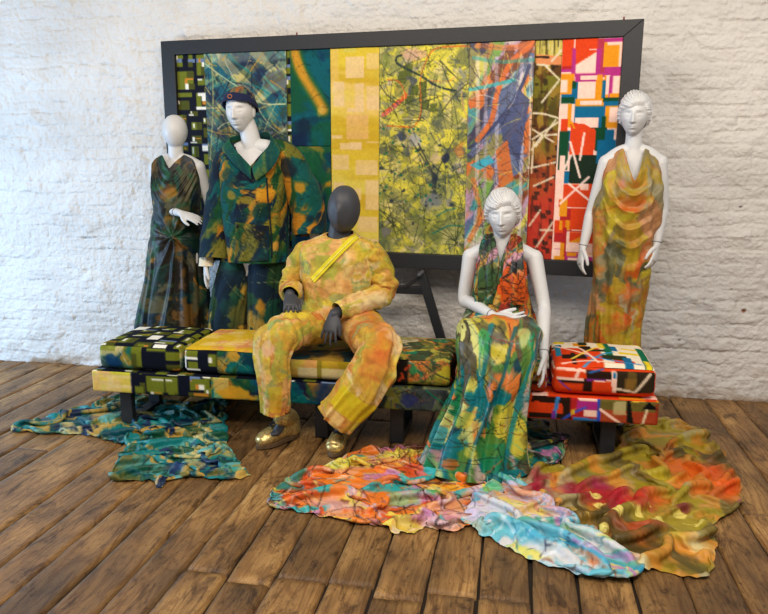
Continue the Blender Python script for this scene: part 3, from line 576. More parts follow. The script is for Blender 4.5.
# ---------------------------------------------------------------- benches and cushions
M_leg=plain('black_steel_leg',(30,31,34),.5,scale=25)
def cushion(name,x0,x1,y0,y1,z0,z1,front,top,par=None,side=None,r=.035,puff=.012,mat=M_canvas,back=None,tilt=0.,d=.006,sag=None):
    hx,hy,hz=(x1-x0)/2,(y1-y0)/2,(z1-z0)/2;c=V3((x0+x1)/2,(y0+y1)/2,(z0+z1)/2);h=V3(hx,hy,hz)
    Vs=[];Fs=[];Cs=[];n0=0
    faces=[(0,2,1,-1,front),(0,1,2,1,top),(1,2,0,-1,side or front),(1,2,0,1,side or front),(0,2,1,1,back or front),(0,1,2,-1,back or front)]
    for a,b,k,sg,cv in faces:
        na=max(6,int(2*h[a]/d));nb=max(6,int(2*h[b]/d))
        if cv is back or (back is None and (k==1 and sg==1 or k==2 and sg==-1)): na=max(6,na//4);nb=max(6,nb//4)
        S,T=np.meshgrid(np.linspace(-1,1,na),np.linspace(-1,1,nb));p=np.zeros(S.shape+(3,));p[...,a]=S*h[a];p[...,b]=T*h[b];p[...,k]=sg*h[k]
        q=np.clip(p,-(h-r),h-r);dd=p-q;dd/=np.linalg.norm(dd,axis=-1,keepdims=True)+1e-9;P=q+dd*r
        u=P[...,0]/h[0];v=P[...,1]/h[1];w=P[...,2]/h[2]
        if k==2 and sg>0: P[...,2]+=puff*(1-u*u)*(1-v*v)+.0035*(fbm((P[...,0]+x0)*9,(P[...,1])*9,int(x0*50)%17)-.5)*2
        if k==2 and sg>0 and sag: 
            for sx,sy,sr,sd in sag: P[...,2]-=sd*np.exp(-(((P[...,0]+c[0]-sx)/sr)**2+((P[...,1]+c[1]-sy)/sr)**2))
        if k==1: P[...,1]+=sg*puff*.6*(1-u*u)*(1-w*w)+.002*(fbm((P[...,0]+x0)*14,P[...,2]*20,5)-.5)*2*(1-w*w)
        if k==0: P[...,0]+=-.004*sg+sg*min(puff,.008)*.5*(1-v*v)*(1-w*w)
        P[...,2]+=0
        U=(S+1)/2 if sg*(-1 if k==0 else 1)!=9 else S;Vv=(T+1)/2
        Cs.append(cv.get(np.clip(U,.002,.998),Vv).reshape(-1,3));Vs.append((P+c).reshape(-1,3))
        F=gridF(nb,na);
        nrmv=np.cross(P[1,1]-P[0,1],P[0,1]-P[0,0]) if False else None
        # orient
        e1=P[nb//2,na//2+1]-P[nb//2,na//2];e2=P[nb//2+1,na//2]-P[nb//2,na//2];nn=np.cross(e2,e1)   # gridF winding a,d,c,b -> rows first
        if nn[k]*sg<0: F=F[:,::-1]
        Fs.append(F+n0);n0+=P.shape[0]*P.shape[1]
    return link_mesh(name,np.vstack(Vs),np.vstack(Fs),mat,par,col=np.vstack(Cs))
YF,YB=-1.14,-.65
PZ0,PZ1,CZ=.205,.328,.475
def cvs(w,h,fn,ppm=260,*a,**k): c=Cv(w,h,ppm=ppm);fn(c,*a,**k);c.grain(.05);return c
def seg(c,x0,x1,fn,*a,**k):           # paint one strip of a canvas with another painter
    s=Cv(max(.02,x1-x0),c.hm,ppm=c.ppm);fn(s,*a,**k);i0=int(round(x0/c.wm*c.w));i1=min(c.w,i0+s.w);c.im[:,i0:i1]=s.im[:c.h,:i1-i0] if s.h>=c.h else np.resize(s.im,(c.h,i1-i0,3))
def teal_ochre(c,seed=5,dark=0.,lines=26,sc=.13,facet=1.):
    blend(c,[((16,110,108),.04),((20,64,78),.03+dark),((190,140,46),.03),((30,84,52),.02),((34,36,58),.0+dark),((206,186,120),-.03),((196,120,40),-.03)],sc,seed,.9,.035,facet,fm=.35)
    c.scribble(lines,[(22,26,34),(30,40,36)],.0025,.16,seed,.75,.4);c.scribble(lines//3,(206,196,140),.002,.15,seed+2,.6,.3)
def grey_green(c,seed=8):
    blend(c,[((98,108,84),.05),((70,78,76),.04),((150,150,110),0),((52,60,56),.03),((120,124,60),.0)],.09,seed,1.,.02)
    c.scribble(70,[(34,38,40),(44,50,46),(60,60,90)],.005,.16,seed,.8,.4);c.scribble(30,[(190,186,150),(40,110,90),(190,90,50)],.0025,.14,seed+1,.7,.4)
def splat2(c,seed=4):
    blend(c,[((150,146,60),.05),((104,108,64),.05),((186,178,80),.03),((70,80,58),.0),((196,120,60),-.02),((40,120,96),-.04),((190,180,150),-.03)],.08,seed,1.1,.02)
    c.scribble(60,[(44,50,44),(70,74,50),(50,60,70)],.004,.15,seed,.75,.4);c.scribble(30,[(206,190,80),(206,110,50),(30,120,90)],.004,.1,seed+1,.7,.4)
def geo_red(c,seed=1):
    r=random.Random(seed);c.im[:]=np.array(OR)/255.
    cols=[OR,(196,50,40),(46,34,24),(120,36,120),TL,AM,PK,(46,34,24),OR]
    for k in range(34):
        x,y=r.uniform(-.05,c.wm),r.uniform(-.04,c.hm);w,h=r.choice([.04,.08,.12]),r.choice([.03,.05,.08]);c.rect(x,y,x+w,y+h,r.choice(cols))
    for k in range(12): x,y=r.uniform(0,c.wm),r.uniform(0,c.hm);t=r.uniform(0,3.14);c.line([(x,y),(x+.12*math.cos(t),y+.12*math.sin(t))],.012,r.choice([PK,(60,110,180),PK,MG,(226,190,40)]))
XL,XM,XR=-2.262,-.79,.694
def p_padA(c):
    s=c.wm/ (1.472)
    X=lambda u:(at(u,385,YF)[0]-XL)
    seg(c,0,X(131),yellow_sq,4,.8,(196,188,60));c.rect(.10,.03,X(131),.05,(222,196,130),.9);c.rect(.10,.03,.13,.1,(222,196,130),.9);c.rect(.0,.0,.05,.09,(216,176,100),.7);c.rect(.12,.085,.24,.105,(222,196,130),.8)
    a,b=X(131),X(212);seg(c,a,b,lambda q:geo_dark(q,12,1.1))
    c.rect(a,0,a+.05,.13,NAVY);c.rect(a+.02,.0,a+.07,.045,OLV);c.rect(a+.09,.02,a+.27,.11,OLV);c.rect(a+.12,.085,a+.24,.095,WHT);c.rect(a+.19,.02,a+.2,.1,OLVd);c.rect(a+.27,0,a+.34,.13,NAVY);c.rect(a+.35,.045,a+.45,.11,OLV);c.rect(a+.37,.05,a+.42,.08,WHT);c.rect(a+.37,.05,a+.39,.08,AMB);c.rect(a+.33,.0,a+.46,.03,OLVd);c.rect(a+.36,.01,a+.44,.028,AMB);c.rect(a+.46,0,a+.49,.13,NAVY)
    a=X(211);seg(c,a,c.wm,teal_ochre,9,0.,20,.10)
    for (x0,x1,y0,y1,col) in((213,228,0,1,(196,196,120)),): c.rect(X(x0),0,X(x1),.13,col,.5)
    c.blot(X(235),.03,.05,(206,150,40),.9,3,2.2,.3);c.blot(X(262),.09,.05,(20,90,110),.8,4,1.5,.4)
    c.blot(X(330),.06,.1,(30,50,90),.8,5,1.6,.5);c.blot(X(350),.1,.05,(30,110,90),.8,6,1.6,.5);c.rect(X(364),0,X(372),.13,(196,180,80),.5)
def p_padB(c):
    X=lambda u:(at(u,400,YF)[0]-XM)
    grey_green(c);c.blot(X(408),.06,.04,(52,60,110),.8,3,1.3,.3);c.line([(X(425),.12),(X(435),.08),(X(450),.04)],.006,(20,120,90))
    a=X(523);z=lambda x,y:(at(520+x/4.725,330+y/4.725,YF)[0]-XM,at(520+x/4.725,330+y/4.725,YF)[2]-PZ0)
    def P(pts,col,al=1.): c.poly([z(*p) for p in pts],col,al)
    P([(20,280),(380,280),(380,460),(20,460)],CR);P([(35,300),(240,310),(235,430),(35,420)],OR);P([(60,305),(200,315),(200,345),(50,335)],(50,34,24));P([(65,335),(90,335),(90,360),(65,360)],OR);P([(40,385),(240,400),(240,425),(40,410)],(50,34,24));P([(200,315),(240,315),(235,425),(200,420)],(50,34,24))
    P([(170,310),(190,310),(165,425),(148,420)],(70,130,190));P([(150,380),(168,380),(162,425),(145,420)],(120,60,150));P([(270,330),(370,330),(360,380),(265,370)],(170,50,130));P([(270,315),(365,322),(365,335),(280,332)],PK);P([(300,375),(365,380),(362,410),(300,405)],PK);P([(250,410),(375,420),(375,440),(250,430)],(60,120,180));c.line([z(195,425),z(260,385),z(310,365)],.012,(60,90,190));P([(365,322),(380,322),(378,440),(362,438)],(50,80,180));P([(240,375),(262,372),(255,400),(240,400)],(214,170,50))
    P([(378,322),(660,330),(660,400),(378,380)],(110,100,50));P([(378,375),(660,390),(660,470),(378,440)],(170,70,40),.9);P([(440,340),(500,335),(500,400),(440,400)],(190,180,130),.8);P([(505,325),(520,325),(535,445),(505,440)],(30,30,26));P([(610,338),(655,378),(575,376)],(24,24,26));c.line([z(380,375),z(470,440)],.014,PK);c.line([z(600,380),z(575,455)],.012,(214,196,160));P([(530,322),(610,325),(608,335),(530,340)],(222,180,60));P([(612,318),(660,320),(660,332),(612,332)],TL);P([(640,345),(660,350),(660,460),(640,460)],(150,50,36),.6)
def topmix(c,kind=0):
    n=3;fns=[(lambda q:geo_dark(q,5,1.)),(lambda q:splat2(q,3)),(lambda q:geo_red(q,8))] 
    if kind==0:
        seg(c,0,.5,fns[0]);seg(c,.5,c.wm,lambda q:geo_dark(q,7,1.2))
    else:
        grey_green(c,5);seg(c,.75,c.wm,fns[2])
w=XM-XL-.012
def bench(name,x0,x1,front,top,legs,label,coords):
    t=thing(name,((x0+x1)/2,(YF+YB)/2,0),label,'bench','long upholstered benches in front of the board')
    cushion('seat_pad',x0,x1,YF,YB,PZ0,PZ1,front,top,t,r=.014,puff=.004)
    for x in legs:
        mb=MB();mb.add(*box(x-.035,x+.035,YF+.07,YF+.11,0,PZ0-.004));mb.add(*box(x-.035,x+.035,YB-.11,YB-.07,0,PZ0-.004));mb.add(*box(x-.035,x+.035,YF+.11,YB-.11,.0,.03));mb.add(*box(x-.035,x+.035,YF+.11,YB-.11,PZ0-.035,PZ0-.004));mb.build('leg_frame',M_leg,t,bevel=.003)
    mb=MB();mb.add(*box(x0+.04,x1-.04,(YF+YB)/2-.03,(YF+YB)/2+.03,PZ0-.034,PZ0-.003));mb.build('under_rail',M_leg,t)
    return t
bench('upholstered_bench',XL,XM-.004,cvs(w,.125,p_padA),cvs(w,.49,topmix,260,0),[fl(133,408)[0]+.11,fl(320,440)[0]+.0],'low bench under the figure in yellow, pad edge yellow, navy-olive blocks, then teal',0)
w=XR-XM
bench('upholstered_bench',XM+.004,XR,cvs(w,.125,p_padB),cvs(w,.49,topmix,260,1),[fl(398,440)[0],fl(605,452)[0]],'low bench under the seated woman, seat pad grey-green turning red magenta geometric',0)
# --- loose seat cushions
def g1(c): 
    X=lambda u:(at(u,360,YF)[0]-at(97,360,YF)[0]);teal_ochre(c,21,0.,14,.12);seg(c,X(131),c.wm,lambda q:geo_dark(q,15,1.15));a=X(131);c.rect(a,0,c.wm,.2,NAVY);c.rect(a,.02,a+.06,.2,OLV);c.rect(a,.0,a+.03,.1,OLVd);c.rect(a+.2,.07,a+.33,.12,OLV);c.rect(a+.2,0,a+.33,.045,OLVd);c.rect(a+.09,.12,a+.2,.14,OLV);c.rect(a+.23,.0,a+.3,.02,AMB);c.line([(X(118),.14),(X(124),.07),(X(128),.02)],.003,(200,200,170));c.blot(X(112),.05,.05,(16,60,100),.8,4,1,.3);c.rect(0,.11,X(115),.15,(130,136,50),.8)
def g2(c):
    X=lambda u:(at(u,360,YF)[0]-at(180,360,YF)[0]);teal_ochre(c,25,0.,18,.1);a=X(215);c.rect(0,0,a,.2,NAVY);c.rect(.01,.085,.09,.14,OLV);c.rect(0,.03,.02,.14,WHT);c.rect(.02,.08,.09,.095,WHT);c.rect(.03,.02,.09,.07,OLV);c.rect(.02,.015,.1,.03,WHT);c.rect(.15,.05,a,.12,OLV);c.rect(.15,.07,.17,.1,WHT);c.rect(.19,.05,.2,.12,OLVd);c.rect(.0,.1,.015,.13,AMB)
def yel_top(c): 
    blend(c,[((222,190,80),.06),((206,170,40),.05),((224,196,140),.0),((206,140,90),-.02)],.16,5,.8,.04);
    r=random.Random(4)
    for k in range(16): x,y=r.uniform(0,c.wm),r.uniform(0,c.hm);c.rect(x,y,x+.09,y+.07,(226,196,130),.45)
    c.scribble(40,(226,196,70),.003,.06,3,.5)
def g3(c): blend(c,[((196,170,70),.05),((206,150,90),.02),((150,120,40),0)],.12,3,.6,.04);c.rect(.2,.0,.5,.07,(196,186,140),.8);c.rect(.32,.07,c.wm,.14,(160,140,30),.7);c.rect(.3,0,.33,.14,(120,110,30),.8)
def t3(c): blend(c,[((150,120,50),.05),((90,70,40),.02),((196,120,50),.02),((40,60,60),0)],.12,13,.6,.03)
def g4(c):
    splat2(c,9);a=at(405,360,YF)[0]-at(366,360,YF)[0];c.rect(0,0,a,.2,(40,34,28));r=random.Random(5)
    for k in range(12): x,y=r.uniform(0,a),r.uniform(0,.14);c.line([(x,y),(x+r.uniform(-.03,.03),y+r.uniform(.02,.05))],.012,(206,80,40),.9)
    c.line([(a+.0,0),(a+.0,.15)],.004,(30,30,30));c.blot(a+.03,.09,.035,(40,140,90),.8,3,.7,.3);c.blot(a+.2,.07,.05,(206,200,60),.8,5,1,.3);c.line([(a+.07,.13),(a+.15,.07),(a+.25,.03)],.009,(70,76,60));c.line([(a+.02,.02),(a+.15,.09)],.006,(190,120,90),.8)
def g5(c): geo_red(c,5);c.mix(np.ones(c.X.shape),(70,50,30),.35)
Z6=lambda x,y:(at(520+x/4.725,330+y/4.725,YF)[0]-at(553,380,YF)[0],at(520+x/4.725,330+y/4.725,YF)[2]-PZ1)
def g6(c):
    def P(pts,col,al=1.): c.poly([Z6(*p) for p in pts],col,al)
    c.im[:]=np.array(OR)/255.;P([(150,120),(330,190),(330,310),(150,300)],OR);P([(170,170),(330,190),(330,205),(170,190)],PK);c.line([Z6(290,185),Z6(270,230)],.016,PK);P([(175,225),(310,235),(310,248),(175,240)],PK);P([(180,240),(310,245),(305,262),(200,255)],(50,34,24));P([(320,190),(440,200),(440,238),(320,232)],(50,34,24));P([(310,235),(350,235),(345,305),(300,300)],(50,34,24));P([(320,232),(465,238),(463,250),(320,245)],(120,50,130));P([(350,248),(445,250),(445,305),(350,303)],OR);P([(355,240),(445,243),(445,250),(355,248)],PK);P([(440,195),(465,198),(460,312),(440,310)],PK)
    P([(465,195),(660,205),(660,310),(462,312)],(58,48,34));P([(520,200),(560,205),(560,300),(500,300)],(120,100,50),.7);P([(500,235),(560,235),(540,290),(500,290)],(150,110,50),.6);c.line([Z6(465,285),Z6(550,305)],.014,(214,196,170));c.line([Z6(550,305),Z6(625,215)],.014,(214,196,170));P([(640,210),(662,210),(662,300),(640,300)],(40,50,40));c.line([Z6(190,245),Z6(245,295)],.008,(120,70,160));c.line([Z6(335,205),Z6(400,185)],.012,(50,100,160));P([(445,205),(462,205),(462,235),(445,235)],(40,120,160))
def t6(c):
    w,h=c.wm,c.hm;c.im[:]=np.array(PK)/255.
    R=lambda a,b,d,e,col:c.rect(a*w,b*h,d*w,e*h,col)
    GR=(20,110,80);YE=(226,200,50);WH=(232,220,196)
    R(0,0,1,1,WH);R(0,0,.5,.6,OR);R(.05,.8,.16,.95,YE);R(.1,.9,.22,1,GR);R(.0,.62,.12,.75,(60,50,30));R(.05,.3,.1,.75,(40,130,160));R(.25,.7,.38,.85,AM);R(.3,.75,.4,.95,(50,60,36));R(.3,.45,.42,.7,(50,34,24));R(.1,.2,.35,.35,(50,34,24));R(.2,.05,.24,.4,(50,34,24));R(.55,.35,.62,1,GR);R(.5,.6,.56,1,YE);R(.45,.9,.52,1,(30,110,150));R(.65,.9,1,1,YE);R(.62,.5,.68,.75,(30,110,150));R(.72,.6,.95,.66,YE);R(.68,.4,.92,.48,YE);R(.88,.0,.97,.75,GR);R(.5,.2,.75,.35,(50,60,36));R(.6,.1,.8,.2,OR);R(.42,.45,.55,.55,(50,60,36));R(.7,.0,.78,.3,(30,110,150));R(.9,.0,.96,.25,YE)
    for P,col in(([(0,.75),(.35,.35)],PK),([(.2,.2),(.55,.75)],(230,200,80)),([(.3,.0),(.5,.35),(.62,.45)],(60,150,190)),([(.35,.3),(.65,.15),(.85,.1)],(60,130,190)),([(.45,.1),(.3,.6)],PK),([(.1,.05),(.35,.15),(.6,.1)],PK)): c.line([(x*w,y*h) for x,y in P],.014,col)
def mk(u0,u1,front,top,label,dep=(YF+.012,YB),z1=CZ,**k):
    x0=at(u0,365,YF)[0];x1=at(u1,365,YF)[0];w=x1-x0;t=cushion('seat_cushion',x0,x1,dep[0],dep[1],PZ1+.007,z1,cvs(w,z1-PZ1,front),cvs(w,dep[1]-dep[0],top),None,**k)
    return tag(t,label,'cushion','square seat cushions on the benches')
mk(97,180,g1,lambda c:geo_dark(c,33,1.15),'navy olive and white block print cushion at the far left of the benches')
mk(181.5,258,g2,yel_top,'cushion with yellow top and navy-teal front, second from the far left on the benches')
mk(260,367,g3,t3,'brownish yellow cushion the charcoal seated mannequin sits on',z1=.45,puff=.004,sag=[(-1.06,-.85,.17,.02)])
mk(368.5,452,g4,lambda c:splat2(c,14),'mossy green scribble print cushion between the two seated mannequins')
mk(454,549,g5,lambda c:splat2(c,19),'dark patterned cushion under the seated white mannequin',z1=.45,puff=.004)
mk(552.5,659.5,g6,t6,'bright red white and green geometric cushion at the right end of the benches',z1=.485,puff=.016,r=.04)
# ---------------------------------------------------------------- figures
def frame(yaw_deg=0.,tilt=0.,roll=0.):     # yaw + = turns to photo-right; returns l,f,u rows (lateral = photo right)
    a=math.radians(yaw_deg);l=V3(math.cos(a),math.sin(a),0);fr=V3(math.sin(a),-math.cos(a),0);u=V3(0,0,1.)
    t=math.radians(tilt);f2=fr*math.cos(t)-u*math.sin(t);u2=u*math.cos(t)+fr*math.sin(t)
    r=math.radians(roll);l2=l*math.cos(r)-u2*math.sin(r);u3=u2*math.cos(r)+l*math.sin(r);return l2,f2,u3
def head_pts(n,m,style):
    ph=np.linspace(.02,math.pi-.02,n);th=np.linspace(0,2*math.pi,m,endpoint=False)
    z=np.cos(ph)[:,None]*np.ones(m);s=np.sin(ph)[:,None];s=s**.88;x=s*np.cos(th);y=s*np.sin(th)     # y = front
    return x,y,z
def shape_head(x,y,z,style):
    X=x*(.073 if style!='egg' and style!='male_egg' else .076);Y=y*.094;Z=z*.1125;lo=np.clip(-z,0,1);fr=np.clip(y*1.6,0,1)
    if style=='egg': 
        X*=(1-.18*lo**1.6);Y=np.where(y>0,Y*(1-.10*lo),Y*(1-.35*lo**1.2));return X,Y*.92,Z*.93
    if style=='male_egg':
        X*=(1-.13*lo**2.2);Y=np.where(y>0,Y*.98,Y*(1-.40*lo**1.2));X*=1.02
        Y+=fr*(.010*np.exp(-(X/.013)**2)*np.clip((.035-Z)/.03,0,1)*np.clip((Z+.085)/.04,0,1));Y-=fr*.007*np.exp(-((np.abs(X)-.036)/.018)**2-((Z+.015)/.05)**2)
        return X,Y,Z
    X*=(1-.30*lo**1.7);Y=np.where(y>0,Y*(1-.06*lo),Y*(1-.48*lo**1.1))
    g=lambda cx,cz,sx,sz:np.exp(-((np.abs(X)-cx)/sx)**2-((Z-cz)/sz)**2)
    d=-.0045*np.exp(-((np.abs(X)-.034)/.024)**2-((Z-.012)/.016)**2)-.0045*g(.031,.008,.014,.009)+.0055*g(.031,.003,.011,.0065)-.0035*g(.031,.0125,.014,.0030)-.0022*g(.031,-.0075,.013,.003)+.003*g(.03,.028,.022,.006)
    ny=np.clip((.016-Z)/.050,0,1)*np.clip((Z+.043)/.007,0,1);d+=.021*ny**.9*np.exp(-(X/(.0065+.006*ny))**2)+.004*np.exp(-(X/.007)**2-((Z-.01)/.014)**2)
    d+=.004*g(.009,-.036,.005,.005)
    d+=.0065*np.exp(-(X/.019)**2-((Z+.0555)/.0045)**2)+.0075*np.exp(-(X/.017)**2-((Z+.0665)/.0050)**2)-.0035*np.exp(-(X/.021)**2-((Z+.0612)/.0020)**2)-.003*np.exp(-(X/.02)**2-((Z+.077)/.004)**2)+.006*np.exp(-(X/.016)**2-((Z+.093)/.012)**2)
    d+=.0025*g(.045,-.02,.014,.02)-.002*g(.040,-.055,.014,.02)
    return X,Y+fr*d*1.3,Z
def head(c,hs,yw,tilt=0,roll=0,style='face',n=90,ears=True):
    l,fr,u=frame(yw,tilt,roll);x,y,z=head_pts(n,2*n,style);X,Y,Z=shape_head(x,y,z,style)
    P=c+hs*(X[...,None]*l+Y[...,None]*fr+Z[...,None]*u);m=n*2*n
    out=[(P.reshape(-1,3),[tuple(q) for q in gridF(n,2*n,True)]+[tuple(range(2*n)),tuple(reversed(range(m-2*n,m)))])]
    if ears and style=='face':
        for s in(-1,1):
            e=c+hs*(l*s*.074-fr*.008-u*.006);out.append(ball(e,(.006*hs,.016*hs,.030*hs),10,np.array([nrm(l*1.+fr*s*-.3),nrm(fr-u*.2),u])))
    return out
def hand(w,d,n,s,sc=1.,curl=(.25,.35,.3),spread=.05,thumb=.9,tl=1.,fat=1.):
    """w wrist, d towards the fingers, n out of the palm, s towards the thumb"""
    d=nrm(d);n=nrm(n-(n@d)*d);s=nrm(s-(s@d)*d-(s@n)*n);o=[]
    o.append(tube([w-d*.01*sc,w+d*.03*sc,w+d*.065*sc,w+d*.085*sc],[(.024*sc,.018*sc),(.032*sc,.016*sc),(.038*sc,.0145*sc),(.036*sc,.012*sc)],lat=s,n=20,sub=4))
    for k,(off,L_) in enumerate(((.029,.070),(.0098,.079),(-.0095,.073),(-.028,.057))):
        b=w+(d*(.080-.004*abs(k-1.2))+s*off)*sc;a=0;dd=nrm(d+s*spread*(1.5-k));P=[b-dd*.02*sc,b]
        cu=curl[k] if isinstance(curl[0],(tuple,list)) else curl
        for q,fr_ in enumerate((.45,.31,.24)):
            a+=cu[q];P.append(P[-1]+(dd*math.cos(a)+n*math.sin(a))*L_*fr_*sc)
        r=.0086*fat;o.append(tube(P,[r*sc,r*1.03*sc,r*.96*sc,r*.86*sc,r*.70*sc],lat=s,n=12,sub=4))
    b=w+(d*.022+s*.024)*sc;t=nrm(s*thumb+d*1.0+n*.35);t2=nrm(s*thumb*.45+d*1.0+n*.35);t3=nrm(s*.1+d+n*.35)
    o.append(tube([b,b+t*.030*sc,b+t*.030*sc+t2*.030*tl*sc,b+t*.030*sc+t2*.030*tl*sc+t3*.022*tl*sc],[.013*sc,.0118*sc,.0102*sc,.008*sc],lat=n,n=12,sub=4));return o
def body(name,parts,mat,par,voxel=.0042,smooth=3):
    mb=MB()
    for V,F in parts: mb.add(V,F)
    o=mb.build(name,mat,par,True);m=o.modifiers.new('skin','REMESH');m.mode='VOXEL';m.voxel_size=voxel;m.use_smooth_shade=True;m.adaptivity=0
    s=o.modifiers.new('soft','SMOOTH');s.factor=.5;s.iterations=smooth;return o
def torso(hip,chest,neck,l,sc=1.,male=False,sit=False):
    hip=np.array(hip);chest=np.array(chest);neck=np.array(neck);w=hip+(chest-hip)*.45
    if male: R=[(.12,.10),(.165,.115),(.135,.10),(.165,.115),(.15,.09),(.062,.058)]
    else: R=[(.10,.09),(.160,.105),(.112,.085),(.132,.095),(.118,.07),(.05,.05)]
    P=[hip-(chest-hip)*.22,hip,w,chest,chest+(neck-chest)*.62,neck]
    return tube(P,[(a*sc,b*sc) for a,b in R],lat=l,n=32,sub=6)
def limb(P,R,lat=(1,0,0)): return tube(P,R,lat=lat,n=20,sub=6)
def arm(sh,el,wr,neck,sc=1.,male=False):
    k=1.2 if male else .93;sh,el,wr=map(np.array,(sh,el,wr));up=sh+(el-sh)*.35;fo=el+(wr-el)*.28
    return [limb([neck,(neck+sh)/2+V3(0,0,.012),sh],[.046*k*sc,.046*k*sc,.044*k*sc]),limb([sh,up,el,fo,wr],[.047*k*sc,.043*k*sc,.036*k*sc,.037*k*sc,.0235*k*sc])]
def leg(hp,kn,an,toe,sc=1.,male=False):
    k=1.1 if male else 1.;hp,kn,an,toe=map(np.array,(hp,kn,an,toe));ca=kn+(an-kn)*.3
    return [limb([hp,hp+(kn-hp)*.4,kn,ca,an],[.088*k*sc,.078*k*sc,.054*k*sc,.054*k*sc,.034*k*sc]),limb([an,an+(toe-an)*.5+V3(0,0,-.02),toe],[.034*sc,(.036*sc,.028*sc),(.034*sc,.014*sc)])]
def seam(par,c,d,rx,ry,lat,name='wrist_joint'):
    mb=MB();d=nrm(d);V,F=tube([c-d*.0012,c+d*.0012],[(rx,ry),(rx,ry)],lat=lat,n=24,sub=1,cap=False);mb.add(V,F);return mb.build(name,M_joint,par,True)
def hair(name,c,hs,yw,tilt,roll,par,seed=1):
    l,fr,u=frame(yw,tilt,roll);n,m=110,240;ph=np.linspace(.01,math.pi*.80,n);th=np.linspace(0,2*math.pi,m,endpoint=False)
    z=np.cos(ph)[:,None]*np.ones(m);s=np.sin(ph)[:,None]**.88;x=s*np.cos(th);y=s*np.sin(th);X,Y,Z=shape_head(x,y,z,'x')
    X,Y,Z=x*.076,np.where(y>0,y*.094,y*.094*(1-.48*np.clip(-z,0,1)**1.1)),z*.1125
    frn=np.clip(y,-1,1)
    # hairline: high on the photo-right side of the brow, swept low to photo-left
    T=np.arctan2(x,y)                       # 0 front, + photo right
    hl=np.interp(np.degrees(T),[-180,-115,-92,-75,-58,-35,-5,25,42,60,75,92,115,180],[-.072,-.066,-.044,-.014,.016,.024,.036,.050,.042,.012,-.020,-.050,-.066,-.072])
    hl=hl+.003*np.sin(T*9+1)*np.exp(-(T/1.2)**2)
    k=np.clip((Z-hl)/.022,0,1);k=k*k*(3-2*k)
    # strands sweep from a parting at photo right-top
    px,pz=.030,.075;ang=np.arctan2(Z-pz+.35*Y,X-px);rad=np.hypot(X-px,Z-pz)
    st=fbm(ang*7+.0,rad*9,seed,3)*1.0;tri=np.abs(((ang*5.5+.8*fbm(rad*5,ang*1.2,seed+3)+rad*7)%1)-.5)*2;tri2=np.abs(((ang*13+1.1*fbm(rad*6,ang*1.5,seed+13)+rad*9)%1)-.5)*2
    off=k*(.013+.007*np.clip(z,0,1)+(.0085*(tri**1.4-.45)+.0045*(tri2-.5))*np.clip(rad/.025,0,1)+.003*(st-.5)+.004*np.exp(-((T+.7)/.6)**2))-(1-k)*.004
    nn=np.stack([x*.9,y*.9,np.maximum(z,-.2)],-1);nn/=np.linalg.norm(nn,axis=-1,keepdims=True)
    P=np.stack([X,Y,Z],-1)+nn*off[...,None];Pw=c+hs*(P[...,0:1]*l+P[...,1:2]*fr+P[...,2:3]*u)
    F=gridF(n,m,True);keep=((Z-hl)>-.004).reshape(-1);Fk=F[keep[F].any(axis=1)][:,::-1]
    o=link_mesh(name,Pw,Fk,M_white,par);return o
# ---------------------------------------------------------------- garments
NT=220
def ring(c,a,bf,bb=None,l=(1,0,0),fr=(0,-1,0),p=2.,n=NT):
    bb=bf if bb is None else bb;u=np.linspace(0,1,n,endpoint=False)*2*math.pi;sx=-np.sin(u);sy=-np.cos(u)
    e=2./p;X=np.sign(sx)*np.abs(sx)**e*a*-1*-1;Y=np.sign(sy)*np.abs(sy)**e*np.where(sy>0,bf,bb)
    return np.asarray(c,float)+X[:,None]*np.asarray(l,float)+Y[:,None]*np.asarray(fr,float)
def tcurve(c,ctrl,n=NT,l=(1,0,0),fr=(0,-1,0)):   # ctrl: (deg from back 0..360 increasing photo-left first, lat, front, z)
    K=np.array(ctrl,float);u=np.linspace(0,360,n,endpoint=False);K=np.vstack([K[-1]-[360,0,0,0],K,K[0]+[360,0,0,0]])
    A=[np.interp(u,K[:,0],K[:,i]) for i in(1,2,3)];k=np.array([1,2,3,2,1])/9.
    A=[np.convolve(np.r_[a[-2:],a,a[:2]],k,'valid') for a in A]
    return np.asarray(c,float)+A[0][:,None]*np.asarray(l)+A[1][:,None]*np.asarray(fr)+A[2][:,None]*V3(0,0,1)
def loft(keys,ns,fold=None,pos=None):
    K=np.array(keys);pos=np.linspace(0,1,len(keys)) if pos is None else np.asarray(pos,float)
    s=np.linspace(0,1,ns);t=np.interp(s,pos,np.arange(len(keys)));P=catmull(K,t)
    cen=P.mean(1,keepdims=True);n=K.shape[1];U=np.linspace(0,1,n,endpoint=False)[None]*np.ones((ns,1));S=s[:,None]*np.ones((1,n))
    if fold is not None:
        du=np.roll(P,-1,1)-np.roll(P,1,1);ds=np.gradient(P,axis=0);N_=np.cross(du,ds);N_/=np.linalg.norm(N_,axis=-1,keepdims=True)+1e-9
        sg=np.sign(((P-cen)*N_).sum(-1,keepdims=True).mean());N_*=sg if sg else 1
        P=P+N_*fold(U,S,P)[...,None]
    return P,U,S
def gmesh(name,P,U,S,cv,mat,par,solid=.0025,flip=False):
    ns,n=U.shape;col=cv.get(U,1-S);F=gridF(ns,n,True)
    if flip:F=F[:,::-1]
    return link_mesh(name,P,F,mat,par,col=col,solid=solid)
